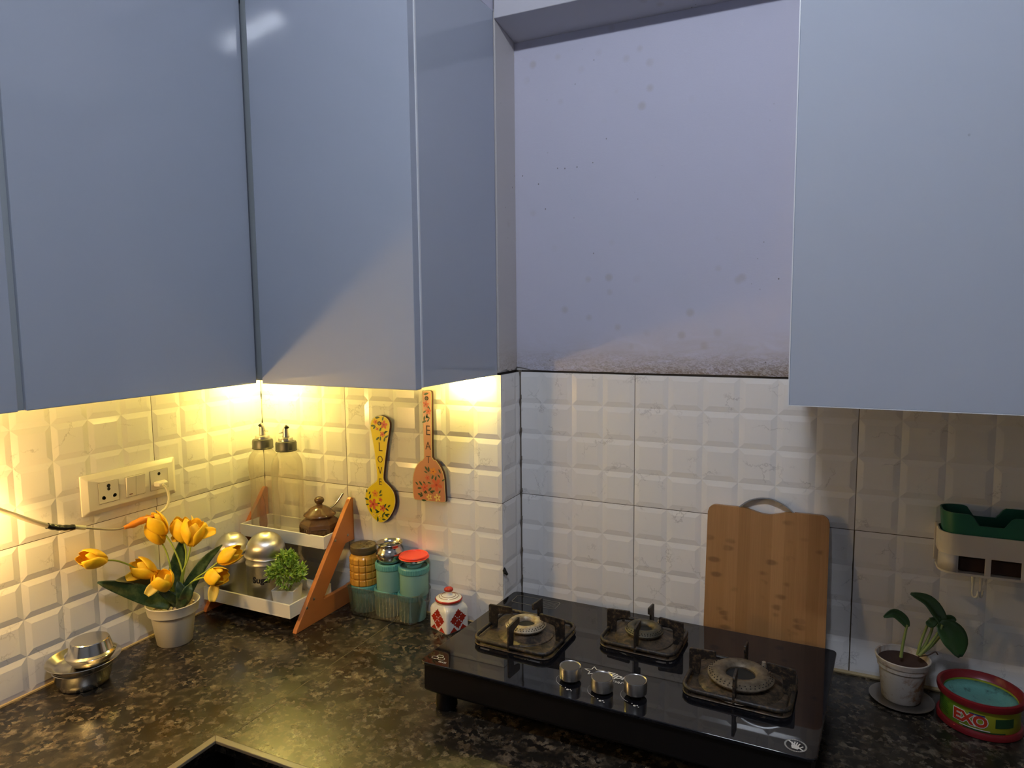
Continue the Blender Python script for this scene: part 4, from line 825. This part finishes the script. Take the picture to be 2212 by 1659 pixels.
for r_, z, sq in ((0.040, 0, 1), (.0450, .004, 1), (.0455, .034, 1), (.0440, .041, .9), (.0360, .050, .45), (.0320, .053, 0), (.0320, .0565, 0), (.0, .0565, 0)):
    if r_ == 0: rings.append([bm.verts.new((0, 0, z))]); continue
    ring = []
    for i in range(48):
        a = 2 * math.pi * i / 48; k = 1 / max(math.cos(((a + math.pi / 6) % (math.pi / 3)) - math.pi / 6), .01) * .955
        rr = r_ * (1 + (k - 1) * sq); ring.append(bm.verts.new((rr * math.cos(a), rr * math.sin(a), z)))
    rings.append(ring)
for A, Bv in zip(rings, rings[1:]):
    for i in range(48):
        if len(Bv) == 1: bm.faces.new((A[i], A[(i + 1) % 48], Bv[0]))
        else: bm.faces.new((A[i], A[(i + 1) % 48], Bv[(i + 1) % 48], Bv[i]))
bm.faces.new(rings[0][::-1]); jb = finish('body', bm, M['cer_brown'], t, 14)
for k in range(6):                                       # moulded leaf panel on each side
    bm = B(); rn = random.Random(k)
    def onf(u, v): return Vector((.0440 * .955 * 1.035 + .0010, u, v))
    outl = [onf(-.0185, .006), onf(.0185, .006), onf(.0185, .033), onf(-.0185, .033)]
    tube(bm, outl, .0009, 5, 1, closed=True)
    for s_ in (-1, 1):
        tube(bm, [onf(0, .008), onf(s_ * .006, .016), onf(s_ * .013, .021), onf(s_ * .015, .028)], .0012, 5, 3)
        tube(bm, [onf(0, .012), onf(s_ * .003, .020), onf(s_ * .007, .026), onf(s_ * .004, .031)], .0011, 5, 3)
        tube(bm, [onf(s_ * .004, .009), onf(s_ * .010, .012), onf(s_ * .016, .012)], .0011, 5, 3)
    o = finish('moulded_panel', bm, M['cer_brown'], jb, 60); o.rotation_euler = (0, 0, k * math.pi / 3)
lat('lid', [(.0375, .0570), (.0395, .0580), (.0385, .0605), (.0330, .0640), (.0240, .0720), (.0130, .0775), (.0075, .0790), (.0070, .0830), (.0115, .0870), (.0122, .0920), (.0095, .0965), (.0045, .0985), (0, .0988)], M['cer_brown'], t, 44, 50)
bm = B(); d_ = [Vector((.022, .010, .078)), Vector((.034, .016, .088)), Vector((.046, .022, .104)), Vector((.054, .026, .118))]
tube(bm, d_, lambda q: .0016 + .0020 * q, 8, 4); tag(finish('spoon', bm, M['steel_bright'], None, 50), 'steel spoon handle sticking out of the brown jar', 'spoon'); sp_o = bpy.context.scene.objects['spoon']
sp_o.matrix_world = Matrix.Translation((.2390, -.0570, .1672)) @ Matrix.Rotation(math.radians(8), 4, 'Z')

# ================================================================== CLEAR BASKET WITH JARS
t = thing('plastic_basket', 'clear ribbed plastic basket holding teal containers by the back wall', 'basket', (.4420, -.0520, 0), math.radians(2.5))
def oct_(hx, hy, c): return [(hx - c, -hy), (hx, -hy + c), (hx, hy - c), (hx - c, hy), (-hx + c, hy), (-hx, hy - c), (-hx, -hy + c), (-hx + c, -hy)]
lev = [(.092, .0370, .012, .0), (.094, .0385, .012, .004), (.1015, .0420, .014, .070), (.1050, .0450, .015, .0725), (.1050, .0450, .015, .0755), (.1030, .0430, .0145, .0750), (.0995, .0400, .0135, .0695), (.0925, .0370, .0115, .0055), (.0915, .0360, .0115, .0020)]
bm = B(); R_ = [[bm.verts.new((*p, z)) for p in rpoly(oct_(a, b, c), .004, 2)] for a, b, c, z in lev]
for A, Bv in zip(R_, R_[1:]):
    for i in range(len(A)): bm.faces.new((A[i], A[(i + 1) % len(A)], Bv[(i + 1) % len(A)], Bv[i]))
bm.faces.new(R_[0][::-1]); bm.faces.new(R_[-1]); bk = finish('tub', bm, M['clear'], t, 40)
bm = B()
for i in range(17):
    x = -.082 + i * .01025
    tube(bm, [(x * .96, -.0388, .006), (x, -.0415, .066)], .0006, 4, 1)
finish('ribs', bm, M['clear'], t, 60)
for s_ in (-1, 1): bm = B(); tube(bm, [(s_ * .104, -.018, .070), (s_ * .112, -.012, .058), (s_ * .113, .0, .052), (s_ * .112, .012, .058), (s_ * .104, .018, .070)], .0016, 7, 4); finish('handle', bm, M['clear'], t, 60)
def teal(x, y, z, label, r=.0345, h=.066):
    t = thing('storage_jar', label, 'container', (x, y, z), 0, 'teal plastic containers in the clear basket')
    lat('body', [(0, 0), (r * .93, 0), (r * .95, .002), (r * .96, h - .016), (r * .96, h - .013), (0, h - .013)], M['teal'], t, 44, 40)
    lat('lid', [(r * .99, h - .0158), (r * 1.01, h - .0145), (r * 1.02, h - .003), (r * .98, h), (r * .90, h), (r * .88, h - .0035), (0, h - .0035)], M['teal_lid'], t, 96, 20, wob=lambda a, k: 1 + (.012 * (1 if math.sin(40 * a) > 0 else -1) if 0 < k < 3 else 0))
teal(.3675, -.0450, .0022, 'teal lidded container in the clear basket under the mustard jar')
teal(.4380, -.0450, .0022, 'teal lidded container in the clear basket, middle of the lower three')
teal(.5080, -.0450, .0022, 'teal lidded container in the clear basket under the red lidded bowl stack')
teal(.4430, -.0440, .0650, 'teal lidded container stacked under the steel pot', .0350, .070)
teal(.5130, -.0430, .0650, 'teal lidded container stacked under the red lidded steel bowl', .0365, .070)
t = thing('ceramic_jar', 'mustard yellow grid patterned jar with brown lid on a teal container', 'jar', (.3650, -.0450, .0650), math.radians(10)); r = .0350
bm = B(); rings = []; nz = 20; na = 208
for j in range(nz * 2 + 1):
    z = .003 + .072 * j / (nz * 2); ring = []
    gz = min(1, abs(((j / (nz * 2)) * 4 + .5) % 1 - .5) / .13) ** .6
    for i in range(na):
        a = 2 * math.pi * i / na; ga = min(1, abs((a / (2 * math.pi) * 13 + .5) % 1 - .5) / .13) ** .6; rr = r - .0030 + .0038 * min(gz, ga); ring.append(bm.verts.new((rr * math.cos(a), rr * math.sin(a), z)))
    rings.append(ring)
for extra in ((r * .90, .079), (r * .82, .083)): rings.append([bm.verts.new((extra[0] * math.cos(2 * math.pi * i / na), extra[0] * math.sin(2 * math.pi * i / na), extra[1])) for i in range(na)])
for A, Bv in zip(rings, rings[1:]):
    for i in range(na): bm.faces.new((A[i], A[(i + 1) % na], Bv[(i + 1) % na], Bv[i]))
bm.faces.new(rings[0][::-1]); bm.faces.new(rings[-1]); finish('body', bm, M['mustard'], t, 60)
lat('lid', [(0, .0831), (.0315, .0831), (.0325, .085), (.0325, .092), (.0320, .0925), (.0325, .093), (.0325, .1005), (.0310, .1025), (.0300, .1022), (.0295, .1012), (0, .1012)], M['brown_lid'], t, 44, 35)
bm = B()
rn = random.Random(5)
for k in range(9):
    a = k * .7; tube(bm, [(.006 * math.cos(a), .006 * math.sin(a), .1014), (.016 * math.cos(a + .5), .016 * math.sin(a + .5), .1016), (.022 * math.cos(a + .2), .022 * math.sin(a + .2), .1014)], .0010, 5, 3)
finish('embossing', bm, M['brown_lid'], t, 60)
t = thing('steel_pot', 'small round bellied steel pot with a flared rim on a teal container', 'pot', (.4440, -.0440, .1318))
lat('body', [(0, 0), (.016, 0), (.024, .003), (.0315, .012), (.0340, .022), (.0335, .029), (.0290, .036), (.0262, .040), (.0262, .043), (.0300, .0475), (.0328, .050), (.0322, .0510), (.0290, .0482), (.0252, .043), (.0252, .040), (.028, .035), (.0320, .028), (.0325, .022), (.030, .012), (.022, .004), (0, .0015)], M['steel_bright'], t, 56, 60)
t = thing('steel_bowl', 'small steel bowl with a red plastic lid on a teal container', 'bowl', (.5140, -.0430, .1318))
lat('body', [(0, 0), (.0180, 0), (.0215, .003), (.0270, .0150), (.0290, .0225), (0, .0225)], M['steel_bright'], t, 48, 40)
lat('lid', [(0, .0226), (.0355, .0226), (.0368, .0235), (.0372, .0240), (.0350, .0250), (.0352, .0285), (.0340, .0300), (.0318, .0300), (.0305, .0283), (0, .0278)], M['red_pl'], t, 48, 35)
# ---- white jar with red quatrefoils
t = thing('sugar_jar', 'square white ceramic jar with red quatrefoil pattern and red knobbed lid', 'jar', (.6150, -.0520, 0), math.radians(-20.5)); s = .0335
bm = B(); lv = [(s - .003, 0, .006), (s, .004, .007), (s, .050, .008), (s - .002, .057, .010), (s * .80, .066, .022), (s * .74, .068, .024)]
R_ = [[bm.verts.new((*p, z)) for p in rrect(0, 0, h_, h_, c, 5)] for h_, z, c in lv]
for A, Bv in zip(R_, R_[1:]):
    for i in range(len(A)): bm.faces.new((A[i], A[(i + 1) % len(A)], Bv[(i + 1) % len(A)], Bv[i]))
bm.faces.new(R_[0][::-1]); bm.faces.new(R_[-1]); finish('body', bm, M['cer_white'], t, 35)
def quat(cx, cz, r_):
    out = []
    for i in range(32):
        a = 2 * math.pi * i / 32; k = 1 + .0 * a; rr = 1.30 * r_ / (abs(math.cos(a)) + abs(math.sin(a))) * (1 + .13 * math.cos(8 * a) - .07 * (1 - abs(math.sin(2 * a)))); out.append((cx + rr * math.cos(a), cz + rr * math.sin(a)))
    return out
for k in range(4):
    bm = B()
    for cx, cz, r_ in ((0, .0445, .0092), (-.0122, .0322, .0092), (.0122, .0322, .0092), (0, .0199, .0092)):
        bm.faces.new([bm.verts.new((a, -s - .0003, b)) for a, b in quat(cx, cz, r_)])
    for tri in (((-.0255, .0045), (-.0040, .0045), (-.0130, .0160)), ((.0255, .0045), (.0040, .0045), (.0130, .0160))): bm.faces.new([bm.verts.new((a, -s - .0003, b)) for a, b in tri])
    finish('red_pattern', bm, M['cer_red'], t).rotation_euler = (0, 0, k * math.pi / 2)
ld = lat('lid', [(0, .0682), (.0290, .0682), (.0310, .0690), (.0322, .0720), (.0310, .0740), (.0290, .0752), (.0180, .0790), (.0110, .0815), (.0085, .0830), (.0070, .0860), (.0078, .0890), (.0098, .0905), (.0, .0905)], M['cer_white'], t, 48, 40)
lat('rim', [(.0290, .0679), (.0314, .0688), (.0327, .0720), (.0312, .0744), (.0303, .0746), (.0310, .0735), (.0318, .0720)], M['cer_red'], ld, 48, 60)
for r_, z in ((.0225, .0776), (.0168, .0797)):
    lat('band', [(r_ - .0006, z + .0001), (r_, z + .0007), (r_ + .0006, z - .0001)], M['brown_line'], ld, 40, None)
lat('knob', [(.0098, .0906), (.0112, .0930), (.0105, .0960), (.0070, .0985), (0, .0992)], M['cer_red'], ld, 32, 60)

# ================================================================== TULIPS
t = thing('tulip_pot', 'artificial yellow tulips in a cream pot by the left wall', 'plant', (.0760, -.3690, 0)); O = Vector(t.location)
lat('pot', [(0, 0), (.0340, 0), (.0370, .003), (.0468, .0715), (.0472, .0725), (.0525, .0732), (.0560, .0945), (.0568, .0955), (.0548, .0965), (.0525, .0945), (.0480, .076), (.0465, .074), (0, .074)], M['pot'], t, 56, 40)
rn = random.Random(2)
for i in range(46):
    a = rn.uniform(0, 6.28); q = .044 * math.sqrt(rn.random()); bm = B(); bmesh.ops.create_icosphere(bm, subdivisions=1, radius=rn.uniform(.0038, .0066))
    bmesh.ops.scale(bm, vec=(1, .8, .65), verts=bm.verts); pb = finish('pebble', bm, M['pebble'], t, 60); pb.location = (q * math.cos(a), q * math.sin(a), .0795 + rn.uniform(0, .0065)); pb.rotation_euler = (0, 0, rn.uniform(0, 3))
T = DATA['tulip']
for P in T['stems']: tubo('stem', [tuple(Vector(p) - O) for p in P[:-1] + [[O.x + (P[-1][0] - O.x) * .6, O.y + (P[-1][1] - O.y) * .6, .080]]], .0019, M['stem'], t, 8, 5)
LV = M['leaf']
for i, (P, hw) in enumerate(T['leaves']):
    if i == 6: m_ = M['leaf_faded']
    else: m_ = LV
    pts = [tuple(Vector(p) - O) for p in P]
    if i != 6: pts = [((P[0][0] - O.x) * .5, (P[0][1] - O.y) * .5, .082)] + pts
    hint = (.6, -.7, .55) if i in (0, 6) else (.75, -.62, .1)
    bm = ribbon(B(), pts, hw, hint, lambda q: math.sin(math.pi * min(1, q * .90 + .09)) ** .7, .30, 16, 6); finish('leaf', bm, m_, t, 180, solid=.0008)
def petal(bm, base, ax, L_, R_, th, open_, w_=1.25, nu=8, nv=6, tip=.9):
    ax = ax.normalized(); e1 = ax.orthogonal().normalized(); e2 = ax.cross(e1); rows = []
    for i in range(nu + 1):
        u = i / nu; rr = R_ * (math.sin(math.pi * (u * .72 + .06)) ** .8) * (1 + open_ * u) + .0016; hw = w_ * (math.sin(math.pi * (u * .80 + .09)) ** .60) * (1 - .30 * u ** 5)
        row = []
        for j in range(nv + 1):
            v_ = j / nv * 2 - 1; a = th + hw * v_; z = L_ * (u * (1 - .10 * v_ * v_ * u)); r2 = rr * (1 - .05 * math.cos(v_ * 3) * u)
            row.append(bm.verts.new(base + ax * z + (e1 * math.cos(a) + e2 * math.sin(a)) * r2))
        rows.append(row)
    for A, Bv in zip(rows, rows[1:]):
        for j in range(nv): bm.faces.new((A[j], A[j + 1], Bv[j + 1], Bv[j]))
rn = random.Random(9)
flower_open = [-.15, .0, .15, -.15, -.15, .25, .15, -.15, -.1]
for i, (b, tp) in enumerate(T['F']):
    b = Vector(b) - O; tp = Vector(tp) - O; ax = tp - b; L_ = max(.046, min(.060, ax.length)); R_ = .0205 if i not in (5, 6) else .0225
    if i in (2,): L_ = .050
    bm = B(); lathe(bm, [(0, 0), (.0024, .0), (.0034, .003), (0, .006)], 12)
    # inner petals form the closed heart of the bloom
    core = finish('flower', bm, M['stem'], t, 60); core.matrix_local = Matrix.Translation(b) @ ax.normalized().to_track_quat('Z', 'Y').to_matrix().to_4x4()
    a0 = rn.uniform(0, 6)
    for k in range(6):
        bm = B(); inner = k >= 3; petal(bm, Vector((0, 0, 0)), Vector((0, 0, 1)), L_ * (1 if not inner else .95), R_ * (1 if not inner else .86), a0 + k * 2.094 + (1.05 if inner else 0), (flower_open[i] + rn.uniform(-.08, .12)) * (1 if not inner else .5), 1.05 + rn.uniform(-.1, .1))
        finish('petal', bm, M['petal'], core, 180, solid=.0005)
for i, (b, tp) in enumerate(T['D']):                     # petals that have drooped away from their bloom
    b = Vector(b) - O; tp = Vector(tp) - O; mid = (b + tp) / 2 + Vector((0, 0, .004))
    bm = ribbon(B(), [b, mid, tp], .0115 if i != 4 else .009, (.65, -.7, .25), lambda q: math.sin(math.pi * (q * .80 + .10)) ** .55, .35, 10, 6); finish('petal', bm, M['petal_old'] if i in (1, 2) else M['petal'], t, 180, solid=.0005)

# ================================================================== STEEL BOWLS AT THE LEFT
t = thing('steel_bowl', 'steel bowl at the bottom of the stack on the worktop, under the wide dish', 'bowl', (.0620, -.5700, 0))
lat('body', [(0, 0), (.0400, 0), (.0450, .003), (.0500, .018), (.0525, .036), (.0545, .038), (.0535, .039), (.0510, .0375), (.0485, .018), (.043, .005), (0, .003)], M['steel_soft'], t, 56, 50)
t = thing('steel_dish', 'wide shallow steel dish resting on the bottom bowl', 'dish', (.0680, -.5710, .0392))
lat('body', [(0, 0), (.0480, 0), (.0560, .005), (.0640, .014), (.0668, .0175), (.0662, .0185), (.0630, .0160), (.0550, .0075), (.0475, .0022), (0, .0022)], M['steel_soft'], t, 64, 50)
t = thing('steel_bowl', 'upright small steel bowl in the wide dish, under the upside down one', 'bowl', (.0740, -.5600, .0416))
lat('body', [(0, 0), (.0280, 0), (.0340, .004), (.0430, .0165), (.0450, .0225), (.0445, .0232), (.0420, .0175), (.0330, .006), (0, .003)], M['steel_bright'], t, 56, 50)
t = thing('steel_bowl', 'upside down flat bottomed steel bowl on top of the stack', 'bowl', (.0740, -.5600, .0651))
lat('body', [(.0450, 0), (.0458, .001), (.0440, .0024), (.0408, .0045), (.0345, .0255), (.0332, .0268), (0, .0268), (0, .0258), (.0330, .0258), (.0395, .0040), (.0430, .0008)], M['steel_bright'], t, 56, 20)

# ================================================================== RIGHT: POT, TUB, HOLDER
t = thing('saucer', 'tarnished steel saucer under the potted money plant', 'saucer', (1.5560, .0320, 0))
lat('body', [(0, 0), (.0380, 0), (.0540, .006), (.0548, .0068), (.0535, .0074), (.0375, .0018), (0, .0018)], mat('tarnished_steel', (0.30, 0.27, 0.24), .32, .9), t, 56, 50)
t = thing('money_plant', 'money plant in a rust stained white pot on a steel saucer', 'plant', (1.5560, .0380, .0020)); O = Vector(t.location)
lat('pot', [(0, 0), (.0300, 0), (.0330, .004), (.0400, .062), (.0425, .064), (.0428, .072), (.0445, .073), (.0470, .083), (.0462, .0845), (.0440, .0835), (.0420, .074), (.0395, .066), (0, .066)], M['pot_old'], t, 56, 40)
lat('soil', [(0, .072), (.012, .074), (.026, .071), (.0415, .0735), (.0415, .0665), (0, .0665)], M['soil'], t, 40, 60, wob=lambda a, k: 1 + .0 * a)
PD = DATA['pothos']
for P in PD['stems']: tubo('stem', [tuple(Vector(p) - O) for p in P], lambda q: .0030 - .0010 * q, M['pothos_stem'], t, 8, 5)
for P, hw in PD['leaves']:
    bm = ribbon(B(), [tuple(Vector(p) - O) for p in P], hw, (.35, -.85, .35), lambda q: math.sin(math.pi * min(1, q * .93 + .05)) ** .6 * (1.15 - .3 * q), .35, 14, 6); finish('leaf', bm, M['pothos'], t, 180, solid=.0007)
tubo('twig', [tuple(Vector(p) - O) for p in PD['twig']], .0013, M['twig'], t, 6, 4)
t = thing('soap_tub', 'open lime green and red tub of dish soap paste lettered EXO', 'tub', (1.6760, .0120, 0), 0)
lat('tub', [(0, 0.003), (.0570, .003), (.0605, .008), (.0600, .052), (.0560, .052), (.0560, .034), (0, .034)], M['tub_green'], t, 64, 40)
lat('rim', [(.0603, .0500), (.0655, .0520), (.0672, .0580), (.0665, .0635), (.0640, .0650), (.0610, .0640), (.0590, .0560), (.0562, .0525)], M['tub_red'], t, 64, 50)
lat('base_ring', [(0, 0), (.0620, 0), (.0655, .002), (.0660, .008), (.0640, .012), (.0608, .0125), (.0606, .0085), (.0570, .0028), (0, .0028)], M['tub_red'], t, 64, 50)
lat('soap_paste', [(0, .0365), (.015, .040), (.032, .036), (.046, .043), (.0555, .049), (.0558, .0345), (0, .0345)], M['paste'], t, 64, 180, wob=lambda a, k: 1 if k > 2 else 1 + .1 * math.sin(3 * a + k))
def wrapc(o, r_, a0, zc):
    for v_ in o.data.vertices: a = a0 + v_.co.x / r_; rr = r_ + v_.co.z; v_.co = (rr * math.cos(a), rr * math.sin(a), zc + v_.co.y)
def patch(name, a0, a1, z0, z1, r_, m_):
    bm = B(); rows = [[bm.verts.new((r_ * math.cos(a0 + (a1 - a0) * i / 10), r_ * math.sin(a0 + (a1 - a0) * i / 10), z)) for i in range(11)] for z in (z0, z1)]
    for i in range(10): bm.faces.new((rows[0][i], rows[0][i + 1], rows[1][i + 1], rows[1][i]))
    return finish(name, bm, m_, t)
A0 = math.radians(-113)
o = text('lettering', 'EXO', .0260, M['print_white'], t, None, .0001, 0, .0024, 1.0); wrapc(o, .0612, A0, .030)
o = text('lettering', 'EXO', .0260, M['cer_red'], t, None, .0001, 0, .0011, 1.0); wrapc(o, .0616, A0, .030)
patch('printed_bar', A0 - .02, A0 + .36, .0405, .0430, .0613, M['navy']); patch('printed_bar', A0 - .25, A0 + .50, .0155, .0170, .0611, M['print_white'])
patch('dark_print', A0 + .62, A0 + 1.15, .0240, .0400, .0610, M['tub_dark']); patch('dark_print', A0 - .15, A0 + .9, .0125, .0150, .0610, M['tub_dark'])
for k in range(7): patch('small_print', A0 - .98, A0 - .60 - .03 * (k % 3), .0190 + k * .0036, .0198 + k * .0036, .0611, M['tub_dark'])
# sponge holder on the wall
t = thing('sponge_holder', 'cream wall holder with a green scoop tray and a row of openings', 'holder', (1.7400, .0993, .2650)); O = Vector(t.location)
def ringwall(name, hx, hy, r_, z0, z1, th, m_, cy, par, notch=None, floor=True, flare=0.0, n=8):
    P = rrect(0, cy, hx, hy, r_, n); Pi = rrect(0, cy, hx - th, hy - th, r_ - th * .6, n); bm = B(); K = len(P)
    # subdivide long sides so that the notch has vertices
    def sub(P):
        out = []
        for i in range(len(P)):
            a, b = Vector(P[i]), Vector(P[(i + 1) % len(P)]); m_n = max(1, int((b - a).length / .006))
            for k in range(m_n): out.append(tuple(a.lerp(b, k / m_n)))
        return out
    N_ = 120
    def resamp(P):
        Q = sub(P); L_ = [0]
        for i in range(len(Q)): L_.append(L_[-1] + (Vector(Q[(i + 1) % len(Q)]) - Vector(Q[i])).length)
        out = []
        for k in range(N_):
            s_ = L_[-1] * k / N_; i = max(j for j in range(len(Q)) if L_[j] <= s_ + 1e-9); f_ = (s_ - L_[i]) / max(1e-9, L_[i + 1] - L_[i]); out.append(Vector(Q[i]).lerp(Vector(Q[(i + 1) % len(Q)]), f_))
        return out
    A = resamp(P); I = resamp(Pi)
    def top(p): return z1 - (notch(p.x) if notch and abs(p.x) < hx - r_ else 0)
    rings = [[bm.verts.new((p.x, p.y, z0)) for p in A], [bm.verts.new((p.x * (1 + flare), cy + (p.y - cy) * (1 + flare), top(p))) for p in A], [bm.verts.new((q.x * (1 + flare), cy + (q.y - cy) * (1 + flare), top(p))) for p, q in zip(A, I)], [bm.verts.new((q.x, q.y, z0 + th)) for q in I]]
    for U, V in zip(rings, rings[1:]):
        for i in range(N_): bm.faces.new((U[i], U[(i + 1) % N_], V[(i + 1) % N_], V[i]))
    bm.faces.new(rings[0][::-1]); bm.faces.new(rings[-1]); return finish(name, bm, m_, par, 40)
HX = .136
def slots(p, z): return None
# lower cream box: posts and rails leave real openings
bd = ringwall('basket', HX, .0400, .0270, .0330, .0720, .0026, M['holder_cream'], -.0402, t, None)
bm = B(); P = rrect(0, -.0402, HX, .0400, .0270, 6); Pi = rrect(0, -.0402, HX - .0026, .0374, .0250, 6)
for (z0, z1) in ((-.0020, .0020),):
    a = [bm.verts.new((*p, z0)) for p in P]; b = [bm.verts.new((*p, z1)) for p in P]; c = [bm.verts.new((*p, z1)) for p in Pi]
    bm.faces.new(a[::-1]); bm.faces.new(c)
    for U, V in ((a, b), (b, c)):
        for i in range(len(U)): bm.faces.new((U[i], U[(i + 1) % len(U)], V[(i + 1) % len(U)], V[i]))
finish('bottom_tray', bm, M['holder_cream'], t, 40)
P = rrect(0, -.0402, HX, .0400, .0270, 6)
for s_ in (-1, 1):                                       # rounded corner pieces
    bm = B()
    for i in range(len(P)):
        a, b = P[i], P[(i + 1) % len(P)]
        if a[1] < -.0402 and b[1] < -.0402 and a[0] * s_ > HX - .0275 and b[0] * s_ > HX - .0275 and (Vector(a) - Vector(b)).length < .012 and abs(a[0]) < HX - .0003:
            bm.faces.new([bm.verts.new(v_) for v_ in ((*a, .0020), (*b, .0020), (*b, .0332), (*a, .0332))])
    bmesh.ops.remove_doubles(bm, verts=bm.verts, dist=1e-5); finish('corner_post', bm, M['holder_cream'], t, 60, solid=.0026)
for x in (-.1125, -.0635, -.0105, .0430, .0950):
    boxo('post', (x - .0035, -.0801, .0020), (x + .0055, -.0776, .0332), M['holder_cream'], t, .0005)
boxo('back_plate', (-HX, -.0035, -.002), (HX, -.0002, .070), M['holder_cream'], t, .001)
boxo('shade_filler', (-HX + .03, -.070, .0022), (HX - .03, -.010, .028), M['soil'], t, .004)  # dark brown block added in place of the shade inside the openings
def nt(x):
    u = abs(((x + .058) + .5 * .27) % .27 - .5 * .27); return .0190 * max(0, min(1, (.030 - u) / .012))
tg = ringwall('scoop_tray', HX - .0080, .0345, .0240, .0480, .1090, .0022, M['holder_green'], -.0402, t, nt, True, .035)
pad = boxo('scrub_pad', (-HX + .016, -.066, .0505), (HX - .016, -.014, .075), M['sponge'], None, .006); pad.location = t.location; tag(pad, 'dark scrubbing pad lying in the green tray of the wall holder', 'scrubbing pad')
for k, x in enumerate((-.0760, -.0640)):
    h_ = thing('wall_hook', ('white plastic wire hook under the cream holder, the left one', 'white plastic wire hook under the cream holder, the right one')[k], 'hook', (O.x + x, .062, .2500), math.radians((-25, 55)[k]), 'hooks under the sponge holder')
    tubo('shank', [(0, 0, 0), (0, 0, -.014)], lambda q: .0032 - .0004 * q, M['white_pl'], h_, 10, 2)
    tubo('wire', [(0, 0, -.0142), (0, 0, -.026), (0, 0, -.034), (.0028, 0, -.0385), (.0066, 0, -.0375), (.0084, 0, -.0330), (.0086, 0, -.0290)], .0021, M['white_pl'], h_, 8, 5)
    bm = B(); bmesh.ops.create_icosphere(bm, subdivisions=2, radius=.0021); o = finish('tip', bm, M['white_pl'], h_, 180); o.location = (.0086, 0, -.0280)
